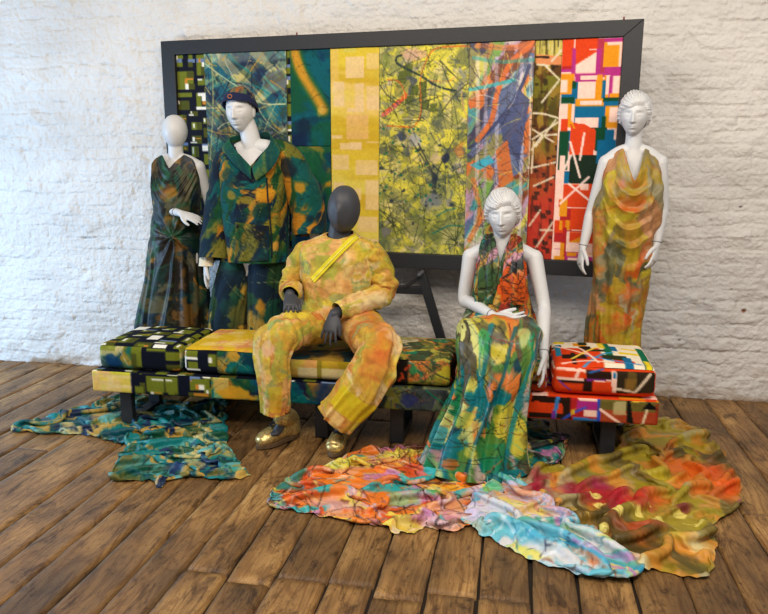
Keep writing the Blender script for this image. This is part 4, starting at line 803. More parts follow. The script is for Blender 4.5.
def gtube(pts,rad,ns,n=120,lat=(1,0,0),fold=None):
    pts=np.asarray(pts,float);rad=np.array([(r,r) if np.isscalar(r) else r for r in rad],float)
    ts=np.linspace(0,len(pts)-1,ns);P=catmull(pts,ts);R=catmull(rad,ts);T=np.gradient(P,axis=0);T/=np.linalg.norm(T,axis=1)[:,None]
    la=np.asarray(lat,float);Lx=la-(T@la)[:,None]*T;Lx/=np.linalg.norm(Lx,axis=1)[:,None];Bx=np.cross(T,Lx)
    if (Bx[:,1]>0).mean()>.5: Bx=-Bx           # B towards the room
    u=np.linspace(0,1,n,endpoint=False)*2*math.pi;sx=-np.sin(u);sy=-np.cos(u)
    U=np.linspace(0,1,n,endpoint=False)[None]*np.ones((ns,1));S=np.linspace(0,1,ns)[:,None]*np.ones((1,n))
    D=Lx[:,None]*(R[:,0:1]*sx)[:,:,None]+Bx[:,None]*(R[:,1:2]*sy)[:,:,None];Q=P[:,None]+D
    if fold is not None: Q=Q+D/np.linalg.norm(D,axis=-1,keepdims=True)*fold(U,S,Q)[...,None]
    return Q,U,S
def wrinkle(a,fu,fs,seed=0): return lambda U,S,P:a*((1-np.abs(2*fbm(np.sin(U*2*math.pi)*fu+9,np.cos(U*2*math.pi)*fu+S*fs+5,seed,3)-1)*2)-.5)
def vfold(n,a0,a1,seed=0,pw=1.5,drift=1.):
    def fn(U,S,P):
        ph=U*n+drift*(fbm(np.sin(U*6.283)*1.2+3,np.cos(U*6.283)*1.2+S*1.1,seed,2)-.5)*2
        w=.5+.5*np.cos(ph*6.283);w2=.5+.5*np.cos(ph*6.283*1.7+2+S*2);A=a0+(a1-a0)*S**pw
        return A*(w**1.4-.45)*(.6+.8*fbm(U*3,S*2,seed+2))+A*.45*(w2-.5)
    return fn
def near_front(P,x,z):                # front-most garment point near (x,z)
    Q=P.reshape(-1,3);d=(Q[:,0]-x)**2+(Q[:,2]-z)**2;idx=np.argsort(d)[:14];return Q[idx][:,1].min()
def patch(name,P,xz,mat,par,cv=None,lift=.005,nu=24,nv=24,solid=.0015,col=None):   # quad (x,z) tl,tr,br,bl laid on the garment front
    A=np.array(xz,float);S,T=np.meshgrid(np.linspace(0,1,nu),np.linspace(0,1,nv));XZ=(A[0]*(1-S)[...,None]+A[1]*S[...,None])*(1-T)[...,None]+(A[3]*(1-S)[...,None]+A[2]*S[...,None])*T[...,None]
    Y=np.array([[near_front(P,XZ[j,i,0],XZ[j,i,1]) for i in range(nu)] for j in range(nv)])
    k=np.ones(3)/3
    for _ in range(2):
        Y=np.apply_along_axis(lambda r:np.convolve(np.pad(r,1,'edge'),k,'valid'),1,Y);Y=np.apply_along_axis(lambda r:np.convolve(np.pad(r,1,'edge'),k,'valid'),0,Y)
    V=np.stack([XZ[...,0],Y-lift,XZ[...,1]],-1);c=cv.get(np.clip(S,.01,.99),1-T) if cv else np.ones(V.shape)*np.array(col)/255.
    return link_mesh(name,V,gridF(nv,nu),mat,par,col=c,solid=solid)
def disc(name,c,r,mat,par,n=(0,-1,0),t=.004):
    mb=MB();n=nrm(n);mb.add(*tube([np.array(c)-n*t*.2,np.array(c)+n*t],[r,r*.8],lat=(1,0,.01),n=16,sub=1));return mb.build(name,mat,par,True)
# ================================================================ 1 faceless woman, dark green dress
m1=thing('mannequin',(-2.05,-.42,0),'egg-headed faceless white mannequin in dark green bronze draped dress, standing far left','mannequin')
nk=V3(-2.045,-.42,1.45);D1=[]
D1+=head(V3(-2.035,-.435,1.615),.95,0,style='egg',n=50)
D1.append(limb([nk-V3(0,0,.02),nk+V3(.004,-.008,.10)],[.046,.043]))
D1.append(torso((-2.06,-.42,.93),(-2.045,-.42,1.28),nk,(1,0,0),.95))

el1=V3(-2.195,-.40,1.155);wr1=at(181,215,-.585)
D1+=arm((-2.185,-.42,1.405),el1,wr1,nk,.93);D1+=arm((-1.905,-.42,1.405),(-1.868,-.36,1.17),(-1.86,-.33,.93),nk,.93)
D1+=hand(wr1,at(204,223,-.60)-wr1,V3(.1,.5,-1),V3(.2,-.6,-.5),.92,(.1,.2,.2),.03);D1+=hand(V3(-1.86,-.33,.93),V3(.05,0,-1),V3(-1,0,0),V3(0,-1,0),.9,(.2,.3,.3))
D1+=leg((-2.10,-.42,.88),(-2.12,-.43,.50),(-2.13,-.38,.07),(-2.14,-.53,.02));D1+=leg((-1.98,-.42,.88),(-1.98,-.43,.50),(-1.97,-.38,.07),(-1.97,-.53,.02))
body('mannequin_body',D1,M_white,m1)
d_=nrm(wr1-el1);seam(m1,el1+(wr1-el1)*.80,d_,.0268,.0268,(0,0,1))
def pr_darkgreen(c,seed=3,gold=0.):
    blend(c,[((20,54,44),.05),((16,40,52),.02),((38,34,26),.04),((104,76,34),.0+gold),((150,112,48),-.02+gold),((36,84,58),.01),((88,84,60),-.03)],.10,seed,1.2,.025,1.,(1,1.4),.3)
    c.scribble(150,[(20,20,18),(28,34,28)],.0035,.12,seed,.7,.6);c.scribble(90,[(150,120,60),(120,104,54),(96,110,70)],.0022,.09,seed+1,.6,.6)
    c.blot(c.wm*.50,c.hm*.86,.07,(176,120,40),.75,seed,1,.6)
K=V3(*at(172,239,-.55))
def f1(U,S,P):
    fr=np.clip(-(P[...,1]+.43)/.05,0,1);dx=P[...,0]-K[0];dz=P[...,2]-K[2];r=np.hypot(dx,dz)+.01;a=np.arctan2(dz,dx)
    fan=np.cos(a*8+7*fbm(r*5+a*.6,a*1.3,3))*np.exp(-r/.22)*.012*np.clip(r/.03,0,1)*fr+.012*np.exp(-(r/.04)**2)*fr
    k=np.clip((P[...,2]-1.16)/.1,0,1)*fr;ph=(P[...,2]-11*(P[...,0]+2.045)**2)/.052
    cow=k*.012*(np.abs((ph%1)-.5)*2-.4)
    low=vfold(15,0.,.030,4,1.2)(U,S,P)*np.clip((.98-P[...,2])/.15,0,1)
    return (fan+cow)*np.clip(S*12,0,1)+low+.004*(fbm(P[...,0]*30,P[...,2]*30,6)-.5)
c1=V3(-2.05,-.42,0)
keys=[tcurve((-2.045,-.42,0),[(0,0,-.075,1.44),(40,-.06,-.07,1.45),(70,-.105,-.035,1.455),(88,-.15,-.0,1.35),(95,-.155,.02,1.33),(108,-.142,.045,1.42),(124,-.122,.035,1.452),(142,-.07,.04,1.478),(160,-.032,.082,1.435),(180,0,.10,1.395),(200,.032,.082,1.435),(218,.07,.04,1.478),(236,.122,.035,1.452),(252,.142,.045,1.42),(265,.155,.02,1.33),(272,.15,-.0,1.35),(290,.105,-.035,1.455),(320,.06,-.07,1.45)]),
 ring((-2.045,-.42,1.30),.152,.125,.10,p=2.3),ring((-2.05,-.43,1.20),.146,.13,.10),ring((-2.065,-.43,1.07),.150,.115,.10),ring((-2.07,-.43,.94),.168,.125,.12),ring((-2.085,-.43,.70),.198,.14,.13),ring((-2.115,-.43,.42),.243,.16,.14),ring((-2.13,-.43,.12),.262,.17,.15),ring((-2.13,-.43,.012),.275,.18,.16)]
P,U,S=loft(keys,330,f1,[0,.10,.17,.26,.35,.52,.72,.93,1])
c=Cv(1.1,1.5,ppm=240);pr_darkgreen(c,5);gmesh('draped_dress',P,U,S,c,M_satin,m1)
m1.scale=(1.02,1.02,1.003);m1.location=Vector(CAM+(np.array(m1.location)-CAM)*1.02)*1.0;m1.location.z=0
# ================================================================ 2 tall mannequin with beanie, teal jacket
m2=thing('mannequin',(-1.56,-.5,0),'tall white mannequin in navy beanie and teal ochre jacket, standing behind the bench','mannequin')
nk=V3(-1.525,-.50,1.52);D2=[];hc=V3(-1.575,-.545,1.725)
D2+=head(hc,1.06,-2,4,0,'face')
D2.append(limb([nk-V3(0,0,.05),nk+V3(-.012,-.01,.07),nk+V3(-.03,-.02,.14)],[.064,.054,.052]))
D2.append(torso((-1.56,-.50,.92),(-1.525,-.50,1.32),nk,(1,0,0),1.,True))
w2=V3(*at(206.5,262,-.60));e2=V3(-1.735,-.52,1.18)
D2+=arm((-1.67,-.50,1.46),e2,w2,nk,.95,True);D2+=arm((-1.35,-.50,1.48),(-1.19,-.47,1.22),(-1.17,-.48,.99),nk,.95,True)
D2+=hand(w2,at(206,288,-.61)-w2,V3(1,.2,0),V3(.2,-1,0),.98,(.08,.12,.1),.03,.5);D2+=hand(V3(-1.17,-.48,.99),V3(0,0,-1),V3(-1,0,0),V3(0,-1,0),1.)
D2+=leg((-1.64,-.48,.88),(-1.72,-.50,.48),(-1.76,-.46,.07),(-1.78,-.60,.02),1,True);D2+=leg((-1.46,-.48,.88),(-1.47,-.50,.48),(-1.47,-.46,.07),(-1.47,-.60,.02),1,True)
body('mannequin_body',D2,M_white,m2,.0036,1)
def jacket_print(c,seed=5):
    blend(c,[((10,86,84),.06),((14,46,64),.05),((26,76,44),.03),((176,120,34),.01),((22,28,46),.02),((110,108,44),.0)],.12,seed,1.0,.018,1.5,(.6,1.7),.6,rot=-.5)
    c.scribble(90,[(24,26,26),(60,60,30)],.002,.2,seed,.75,.3);c.scribble(18,(206,180,80),.0016,.14,seed+3,.7,.2)
def fj(U,S,P): return .012*(crumple(P[...,0],P[...,2],.22,5,4,.4,1.6)-.4)+.008*(fbm(P[...,0]*7,P[...,2]*4,3)-.5)*2+.005*(fbm(P[...,0]*22,P[...,2]*12,5)-.5)*2+vfold(7,0,.014,7)(U,S,P)
jr2=ring((-1.51,-.50,1.40),.205,.155,.125,p=2.5);uu=np.linspace(0,360,NT,endpoint=False);jr2[:,2]-=.08*np.exp(-((uu-180)/38)**2)
jr1=ring((-1.51,-.50,1.495),.185,.135,.11,p=2.5);uu=np.linspace(0,360,NT,endpoint=False);jr1[:,2]-=.125*np.exp(-((uu-180)/38)**2);jr1[:,1]-=.02*np.exp(-((uu-180)/38)**2)
keys=[tcurve((-1.515,-.50,0),[(0,0,-.085,1.555),(45,-.075,-.06,1.555),(90,-.105,-.01,1.545),(125,-.095,.05,1.515),(150,-.06,.105,1.47),(168,-.01,.14,1.425),(178,.02,.150,1.412),(190,.04,.145,1.43),(210,.07,.11,1.48),(235,.10,.05,1.53),(270,.105,-.01,1.55),(315,.075,-.06,1.555)]),
 jr1,jr2,ring((-1.515,-.505,1.2),.195,.155,.14,p=2.4),ring((-1.515,-.51,1.02),.185,.155,.15,p=2.4),ring((-1.505,-.515,.868),.182,.165,.15,p=2.4)]
Pj,U,S=loft(keys,190,fj,[0,.10,.22,.5,.76,1])
cj=Cv(1.1,.72,ppm=260);jacket_print(cj,8)
X=lambda u,v:((at(u,v,-.64)[0]+1.515)*.92+.55,.72*(at(u,v,-.64)[2]-.868)/(1.56-.868))
for (u,v,r,col,sx,a) in((262,188,.05,(196,140,36),1.,.95),(286,165,.035,(190,136,40),1,.9),(247,196,.035,(150,130,40),1,.8),(271,225,.04,(140,126,40),1.,.85),(277,245,.03,(196,146,60),.8,.9),(235,190,.035,(196,140,40),.7,.6),(228,250,.03,(180,140,50),.8,.8),(262,208,.05,(12,60,54),1.2,.8),(250,240,.05,(12,70,84),1.3,.8),(240,214,.05,(10,40,60),1,.8),(232,170,.05,(12,60,64),1,.7),(252,172,.035,(14,100,92),1.2,.9)):
    x,y=X(u,v);cj.blot(x,y,r*1.25,col,a,int(u),sx,.3)
cj.scribble(90,[(26,26,24),(20,40,44)],.0022,.14,77,.85,.3,box=(.3,.05,.85,.65));cj.scribble(40,[(206,180,80)],.0016,.12,78,.6,.3,box=(.3,.05,.85,.65))
jk=gmesh('jacket',Pj,U,S,cj,M_cotton,m2)
for nm,pts,rad,sd in (('jacket_sleeve',[(-1.60,-.50,1.50),(-1.680,-.505,1.44),(-1.728,-.52,1.22),(-1.752,-.55,1.03),at(214.5,259,-.59)],[(.065,.07),(.077,.085),(.076,.088),(.084,.088),(.094,.088)],11),('jacket_sleeve',[(-1.42,-.50,1.51),(-1.325,-.50,1.46),(-1.235,-.485,1.27),(-1.20,-.48,1.14),(-1.19,-.50,1.02)],[(.07,.07),(.09,.09),(.10,.095),(.098,.095),(.09,.088)],12)):
    Q,U,S=gtube(pts,rad,150,130,(1,0,0),lambda U,S,P:.014*(crumple(P[...,0],P[...,2],.16,3,4,1.4,1.6)-.4)+.004*(fbm(P[...,0]*30,P[...,2]*22,5)-.5)*2)
    cs=Cv(.55,.65,ppm=240);jacket_print(cs,sd);cs.blot(.28,.45,.06,(20,30,44),.8,3,.8,.5);cs.blot(.34,.25,.06,(14,80,70),.8,4,.8,.5);cs.blot(.30,.12,.05,(12,40,54),.7,4,.8,.5)
    if sd==12: cs.blot(.3,.35,.045,(186,136,40),.9,5,.8,.4)
    gmesh(nm,Q,U,S,cs,M_cotton,jk)
# collar: two lapels around the open neck
def collar(inner,outer,seedc):
    I=catmull(np.array(inner),np.linspace(0,len(inner)-1,60));O=catmull(np.array(outer),np.linspace(0,len(outer)-1,60));T=np.linspace(0,1,14)[:,None,None]
    Pc=I[None]*(1-T)+O[None]*T;Pc[...,1]-=.012*np.sin(T[...,0]*math.pi);cc=Cv(.4,.1);jacket_print(cc,seedc);cc.mix(np.ones(cc.X.shape),(12,96,84),.55)
    col=cc.get(np.linspace(.01,.99,60)[None]*np.ones((14,1)),T[...,0]*np.ones((1,60)));return link_mesh('lapel',Pc,gridF(14,60)[:,::-1],M_cotton,jk,col=col,solid=.003)
A_=lambda u,v,Y:tuple(at(u,v,Y))
collar([(-1.52,-.415,1.60),A_(232,137,-.52),A_(233,147,-.60),A_(242,157,-.652),A_(251,167,-.672)],[(-1.54,-.40,1.55),A_(224,147,-.52),A_(228,157,-.635),A_(237,167,-.675),A_(252,180,-.682)],31)
collar([(-1.52,-.415,1.60),A_(268,132,-.47),A_(270,142,-.58),A_(262,155,-.645),A_(252,167,-.676)],[(-1.50,-.40,1.55),A_(277,141,-.50),A_(280,152,-.62),A_(272,168,-.672),A_(256,181,-.688)],33)
q=[at(236,222,-.66),at(268,226,-.66),at(269,261,-.66),at(236,261,-.66)];cp=Cv(.2,.2);jacket_print(cp,19)
pk=patch('jacket_pocket',Pj,[(a[0],a[2]) for a in q],M_cotton,jk,cp,.006)
for (u,v) in((265,171),(238,226)): a=at(u,v,-.66);disc('jacket_button',(a[0],near_front(Pj,a[0],a[2])-.008,a[2]),.010,M_black,jk,t=.006)
a,b=at(266,178,-.66),at(271,258,-.66);patch('front_placket',Pj,[(a[0]-.004,a[2]),(a[0]+.004,a[2]),(b[0]+.004,b[2]),(b[0]-.004,b[2])],M_cotton,jk,None,.005,4,60,.001,(14,30,34))
# cuff of a cream undershirt
Q,U,S=gtube([w2+V3(0,0,.05),w2+V3(0,-.004,-.005),w2+V3(0,-.005,-.022)],[(.037,.034),(.042,.038),(.045,.040)],24,90,(1,0,0),wrinkle(.003,3,2,3));cc=Cv(.2,.1,(222,212,186));gmesh('shirt_cuff',Q,U,S,cc,M_cotton,m2,.002)
# trousers
tr=[]
for pts,rad,sd in(([(-1.60,-.50,.97),(-1.63,-.50,.85),(-1.69,-.51,.66),(-1.725,-.51,.47),(-1.745,-.51,.22),(-1.755,-.51,.03)],[(.12,.13),(.118,.125),(.115,.12),(.118,.115),(.12,.115),(.125,.12)],21),([(-1.48,-.50,.97),(-1.465,-.50,.85),(-1.475,-.51,.66),(-1.478,-.51,.47),(-1.48,-.51,.22),(-1.48,-.51,.03)],[(.125,.13),(.12,.125),(.115,.12),(.112,.115),(.12,.115),(.125,.12)],22)):
    Q,U,S=gtube(pts,rad,190,130,(1,0,0),lambda U,S,P:vfold(6,.006,.012,8)(U,S,P)+.004*(fbm(P[...,0]*20,P[...,2]*14,5)-.5)*2)
    cs=Cv(.7,.95,ppm=240);blend(cs,[((28,80,70),.05),((20,44,60),.03),((120,112,56),.02),((40,70,44),.03),((190,150,60),-.02)],.11,sd,1.,.03,.8);cs.scribble(60,[(180,176,120),(20,26,30),(20,26,30)],.003,.2,sd,.7,.3)
    cs.blot(.36,.52,.06,(200,140,40) if sd==22 else (30,70,70),.8,4,.6,.5);tr.append((Q,U,S,cs))
V_=np.vstack([t[0].reshape(-1,3) for t in tr]);n0=tr[0][0].shape[0]*tr[0][0].shape[1];F=gridF(190,130,True);cols=np.vstack([t[3].get(t[1],1-t[2]).reshape(-1,3) for t in tr])
link_mesh('trousers',V_,np.vstack([F,F+n0]),M_cotton,m2,col=cols,solid=.0025)
# beanie
l,fr,u=frame(-2,4,0);n,m=70,150;ph=np.linspace(.01,math.pi*.62,n);th=np.linspace(0,2*math.pi,m,endpoint=False);z=np.cos(ph)[:,None]*np.ones(m);s_=np.sin(ph)[:,None]**.88;x=s_*np.cos(th);y=s_*np.sin(th)
X_,Y_,Z_=x*.076,y*.094,z*.1125;T=np.degrees(np.arctan2(x,y));hl=np.interp(np.abs(T),[0,60,100,180],[.052,.040,.004,-.02])
keep=(Z_>hl-.001);band=np.clip((hl+.034-Z_)/.004,0,1);off=.010+.006*band+.003*(fbm(x*6,y*6+z*6,3)-.5)
nn=np.stack([x,y,z],-1);nn/=np.linalg.norm(nn,axis=-1,keepdims=True);Pb=np.stack([X_,Y_,Z_],-1)+nn*off[...,None];Zc=np.maximum(Pb[...,2],hl);Pb[...,2]=Zc
Pw=hc+1.06*(Pb[...,0:1]*l+Pb[...,1:2]*fr+Pb[...,2:3]*u)
cb=Cv(.3,.3);blend(cb,[((30,70,84),.05),((28,34,66),.04),((150,96,56),-.05),((84,104,84),.01)],.035,5,1.,.02);cb.scribble(24,[(176,110,60),(180,160,90)],.003,.05,4)
col=cb.get((x+1.2)/2.4,(y*.5+z*.5+1)/2);navy=np.array((26,34,66))/255.;bm=np.clip((hl+.036-Z_)/.003,0,1)[...,None];col=col*(1-bm)+navy*bm
Fh=gridF(n,m,True);kk=keep.reshape(-1);Ft=Fh[kk[Fh].any(axis=1)][:,::-1];topf=(Z_>hl+.034).reshape(-1)
bn=link_mesh('beanie',Pw,Ft,M_cotton,m2,col=col,solid=-.003)
rc=hc+1.06*(-.006*l+.110*fr+.073*u);rp=[rc+(l*math.cos(a)*.012+u*math.sin(a)*.010)+fr*.004 for a in np.linspace(.2,6.9,14)];mb=MB();mb.add(*tube(rp,[.0024]*14,lat=fr,n=8,sub=2));mb.build('embroidered_motif',plain('rust_thread',(176,104,52),.8),bn,True)
# ================================================================ 3 seated charcoal mannequin
m3=thing('mannequin',(-.93,-.86,0),'charcoal faceless mannequin in yellow tie-dyed top and trousers, seated on the bench','mannequin')
nk=V3(-.92,-.90,1.035);D3=[]
D3+=head(V3(-.880,-.945,1.203),1.07,-5,4,3,'male_egg',60)
D3.append(limb([nk-V3(0,0,.04),nk+V3(.006,-.006,.05),nk+V3(.02,-.02,.10)],[.066,.058,.056]))
D3.append(torso((-.93,-.83,.63),(-.93,-.85,.88),nk,(1,0,0),1.,True))
w3=V3(*at(290,294,-1.07));w3b=V3(*at(334,314,-1.12))
D3+=arm((-1.105,-.885,.950),(-1.205,-.84,.765),w3,nk-V3(0,0,.055),.90,True);D3+=arm((-.745,-.885,.950),(-.70,-.84,.745),w3b,nk-V3(0,0,.055),.90,True)
D3+=hand(w3,at(291,309,-1.16)-w3,V3(0,-.1,-1),V3(1,0,0),1.0,((.3,.75,.7),(.3,.75,.7),(.3,.75,.7),(.3,.75,.7)),.09,.6,fat=.92);D3+=hand(w3b,at(327,340,-1.19)-w3b,V3(.1,.9,-.3),V3(-1,.1,-.1) if False else V3(1,.3,-.2),1.05,((.15,.3,.25),(.12,.25,.2),(.12,.25,.2),(.15,.3,.25)),.12,.55,fat=.92)
hL=fl(289,440);tL=fl(258,449);dL=nrm(V3(tL[0]-hL[0],tL[1]-hL[1]-.03,0));tL=V3(tL[0],tL[1]-.01,0);hL=tL-dL*.27;tR=fl(332,459);tR=V3(tR[0],tR[1]+.01,0);hR=tR+V3(.01,.25,0)
kL=V3(-1.150,-1.235,.585);kR=V3(-.632,-1.21,.555);aL=hL+dL*.07+V3(0,-.01,.13);aR=hR+V3(0,-.085,.13);aL[1]=min(aL[1],-1.205);aR[1]=min(aR[1],-1.205)
D3+=leg((-1.02,-.86,.57),kL,aL,aL+V3(-.05,-.04,-.055),.68,True);D3+=leg((-.84,-.86,.57),kR,aR,aR+V3(0,-.05,-.055),.68,True)
body('mannequin_body',D3,M_dark,m3)
def tie_dye(c,seed,orange=.0):
    blend(c,[((196,174,60),.06-orange),((190,156,62),.03),((206,162,100),.02+orange),((160,156,66),.02-orange),((212,190,142),.0),((186,120,58),-.04+orange*2),((146,154,96),-.02-orange)],.085,seed,1.,.03,1.1,fm=.55)
    r=random.Random(seed)
    for k in range(int(60*c.wm*c.hm)): x,y=r.uniform(0,c.wm),r.uniform(0,c.hm);t=r.uniform(-.3,.3);w,h=r.uniform(.03,.06),r.uniform(.03,.07);P_=[(x+a*w*math.cos(t)-b*h*math.sin(t),y+a*w*math.sin(t)+b*h*math.cos(t)) for a,b in((0,0),(1,0),(1,1),(0,1))];c.poly(P_,r.choice([(150,170,80),(206,196,70),(222,176,120),(214,190,120)]),.45)
    c.mix(np.clip((fbm(c.X*30,c.Y*30,seed+5)-.5)*4,0,1),(190,116,60),.3);c.scribble(int(260*c.wm*c.hm/.5),[(226,206,140),(170,110,60),(206,190,70)],.0022,.06,seed+9,.6,.9);c.im*=(1+.25*(fbm(c.X*70,c.Y*70,seed+6)-.5))[...,None]
def ft(U,S,P): return .016*(crumple(P[...,0],P[...,2],.16,3,4,.9,1.8)-.4)+.008*(fbm(P[...,0]*8+P[...,2]*4,P[...,2]*9,13)-.5)*2+.006*(fbm(P[...,0]*24,P[...,2]*20,15)-.5)*2+vfold(7,0,.014,9)(U,S,P)
keys=[tcurve((-.915,-.90,0),[(0,0,-.066,1.085),(60,-.06,-.04,1.084),(100,-.072,.01,1.076),(140,-.052,.055,1.062),(180,0,.072,1.052),(220,.052,.055,1.058),(260,.074,.01,1.070),(300,.06,-.04,1.080)]),
 ring((-.925,-.895,1.048),.140,.09,.085,p=2.2),ring((-.93,-.885,.99),.205,.115,.10,p=2.3),ring((-.935,-.88,.84),.20,.145,.13,p=2.3),ring((-.935,-.88,.70),.185,.16,.14,p=2.2),ring((-.935,-.87,.595),.195,.185,.15,p=2.3)]
Pt,U,S=loft(keys,150,ft,[0,.09,.24,.50,.78,1]);ct=Cv(1.15,.55,ppm=260);tie_dye(ct,5);top=gmesh('long_sleeved_top',Pt,U,S,ct,M_cotton,m3)
fs=lambda U,S,P:.016*(crumple(P[...,0]+P[...,1],P[...,2],.10,7,4,1.4,1.6)-.4)+.006*(fbm(P[...,0]*14,P[...,2]*18+P[...,1]*9,23)-.5)*2+.008*(np.abs(((S*9+2*fbm(U*3,S*2,4))%1)-.5)*2-.5)*np.exp(-((S-.55)/.2)**2)
for pts,rad,sd in(([(-1.06,-.885,.965),(-1.105,-.885,.955),(-1.170,-.862,.85),(-1.195,-.885,.768),w3+V3(0,.05,.01),w3+V3(0,-.005,.0)],[(.055,.06),(.070,.075),(.070,.072),(.066,.066),(.052,.05),(.046,.043)],31),([(-.80,-.885,.965),(-.755,-.885,.955),(-.70,-.865,.86),(-.695,-.88,.760),w3b+V3(.07,.08,.03),w3b+V3(.015,.012,.012)],[(.055,.06),(.071,.075),(.070,.073),(.070,.07),(.057,.056),(.047,.046)],32)):
    Q,U,S=gtube(pts,rad,170,120,(1,0,0) if sd==31 else (.9,0,-.5),fs);cs=Cv(.42,.55,ppm=240);tie_dye(cs,sd);gmesh('sleeve',Q,U,S,cs,M_cotton,top)
a,b=at(354,237,-1.0),at(311,281,-1.05);dn=nrm(V3(b[0]-a[0],0,b[2]-a[2]));pn=V3(-dn[2],0,dn[0])*.017
if pn[0]<0: pn=-pn
zip_=patch('yellow_zip_band',Pt,[(a[0]-pn[0],a[2]-pn[2]),(a[0]+pn[0],a[2]+pn[2]),(b[0]+pn[0],b[2]+pn[2]),(b[0]-pn[0],b[2]-pn[2])],M_cotton,top,None,.008,10,70,.002,(222,206,40));zip_['label']='bright yellow diagonal band'
patch('zip_line',Pt,[(a[0]-.003,a[2]),(a[0]+.003,a[2]),(b[0]+.003,b[2]),(b[0]-.003,b[2])],M_cotton,zip_,None,.012,4,60,.001,(236,226,120))
lg=[]
hemL=(fl(277,412)*0+at(276,411,-1.28));hemR=at(337,419,-1.29)
for pts,rad,sd,lt_ in(([(-1.0,-.84,.60),(-1.05,-.98,.595),(-1.11,-1.13,.60),(-1.155,-1.245,.575),(-1.165,-1.295,.47),(-1.155,-1.29,.34),(hemL[0],-1.28,hemL[2]+.005)],[(.135,.105),(.122,.098),(.104,.090),(.094,.083),(.086,.078),(.078,.080),(.072,.086)],41,(1,0,0)),([(-.86,-.84,.60),(-.79,-.98,.59),(-.71,-1.12,.578),(-.645,-1.215,.545),(-.665,-1.295,.44),(-.745,-1.30,.32),(hemR[0],-1.29,hemR[2]+.0)],[(.135,.105),(.125,.10),(.115,.095),(.102,.088),(.112,.086),(.112,.09),(.105,.095)],42,(1,0,0))):
    def fk(U,S,P,sd=sd):
        k=np.clip((S-.42)/.1,0,1);
        return .020*(crumple(P[...,0]-P[...,1]*.3,P[...,2]+P[...,1],.17,sd,4,(1.9 if sd==41 else 1.0),1.6)-.4)+k*vfold(5,.009,.012,sd)(U,S,P)+(1-k)*.010*(np.abs(((P[...,1]*9+P[...,0]*7+2*fbm(P[...,0]*6,P[...,1]*6,2))%1)-.5)*2-.5)
    Q,U,S=gtube(pts,rad,210,140,lt_,fk);cs=Cv(.62,.95,ppm=240);tie_dye(cs,sd,.03);
    if sd==42: cs.rect(.22,.08,.5,.2,(206,186,30),.8);cs.rect(.24,.02,.33,.07,(222,190,120),.8);cs.mix(np.exp(-((cs.X-.33)/.05)**2)*np.clip((cs.Y-.2)*5,0,1),(190,90,40),.5)
    else: cs.rect(.3,.03,.38,.2,(206,170,40),.6);cs.blot(.3,.38,.04,(214,180,160),.6,4)
    lg.append((Q,U,S,cs))
V_=np.vstack([t[0].reshape(-1,3) for t in lg]);n0=210*140;F=gridF(210,140,True);cols=np.vstack([t[3].get(t[1],1-t[2]).reshape(-1,3) for t in lg])
pel=ball((-.93,-.82,.60),(.21,.14,.10),30);cs=Cv(.5,.5);tie_dye(cs,47,.02);V_=np.vstack([V_,pel[0]]);cols=np.vstack([cols,np.ones((len(pel[0]),3))*np.array((196,156,60))/255.])
Ff=[tuple(q) for q in np.vstack([F,F+n0])]+[tuple(i+2*n0 for i in q) for q in pel[1]]
link_mesh('trousers',V_,Ff,M_cotton,m3,col=cols,solid=.0025)
M_gold=plain('brassy_gold_leather',(214,188,122),.36,.7,.5,90,.5,.3);M_sole=plain('tan_rubber_sole',(96,74,48),.7,scale=60,var=.2);M_lace=plain('black_lace',(22,20,20),.8)
def boot(heel,toe,ank):
    heel,toe,ank=map(np.array,(heel,toe,ank));d=nrm(toe-heel);s=V3(-d[1],d[0],0);L_=np.linalg.norm(toe-heel);u=V3(0,0,1)
    Bp=[tube([heel+d*.03+u*.055,heel+d*L_*.35+u*.07,heel+d*L_*.62+u*.058,heel+d*L_*.82+u*.048,toe-d*.03+u*.044],[(.037,.040),(.040,.050),(.045,.045),(.049,.038),(.042,.030)],lat=s,n=26,sub=5),
        tube([heel+d*.045+u*.05,heel+d*.055+u*.11,ank+u*.03],[(.040,.050),(.042,.050),(.047,.054)],lat=s,n=26,sub=5)]
    o=body('boot',Bp,M_gold,m3,.004,3)
    out=[];k=26
    for i in range(k):
        a=2*math.pi*i/k;x=math.cos(a);y=math.sin(a);wd=.050 if x>0 else .041;out.append((heel+toe)/2+d*x*(L_/2+.004)+s*y*wd*(.86 if -.5<x<.2 else 1.))
    mb=MB();mb.add([p+u*.002 for p in out]+[p+u*.026 for p in out],[tuple(range(k))[::-1],tuple(range(k,2*k))]+[(i,(i+1)%k,(i+1)%k+k,i+k) for i in range(k)]);mb.build('sole',M_sole,o,False,.004)
    fA=heel+d*L_*.66+u*.096;fB=heel+d*.095+u*.165;mb=MB()
    for i in range(5):
        t=i/4.;c0=fA*(1-t)+fB*t+d*.006;t2=(i+.8)/4.;c1=fA*(1-t2)+fB*t2+d*.006
        for sg in(-1,1): mb.add(*tube([c0+s*sg*.024-u*.006,(c0+c1)/2+u*.004+d*.004,c1-s*sg*.024-u*.006],[.0028]*3,lat=u+d*.1,n=6,sub=4))
    for sg in(-1,1): mb.add(*tube([fB+d*.01,fB+d*.03+s*sg*.035+u*.01,fB+d*.025+s*sg*.05-u*.02,fB+d*.012+s*sg*.025-u*.012],[.0028]*4,lat=u,n=6,sub=4));mb.add(*tube([fB+d*.01,fB+d*.03+s*sg*.02-u*.03,fB+d*.02+s*sg*.045-u*.07],[.0028]*3,lat=s,n=6,sub=4))
    mb.build('laces',M_lace,o,True)
    mb=MB();mb.add(*tube([fA-d*.012-u*.012,(fA+fB)/2-u*.004,fB],[(.022,.006)]*3,lat=s,n=12,sub=3));mb.build('tongue',plain('dark_tongue',(40,34,30),.8),o,True)
    Q,U,S=gtube([ank+u*.02,ank+u*.06,ank+u*.13],[.040,.042,.044],12,40);link_mesh('sock',Q,gridF(12,40,True),M_lace,o)
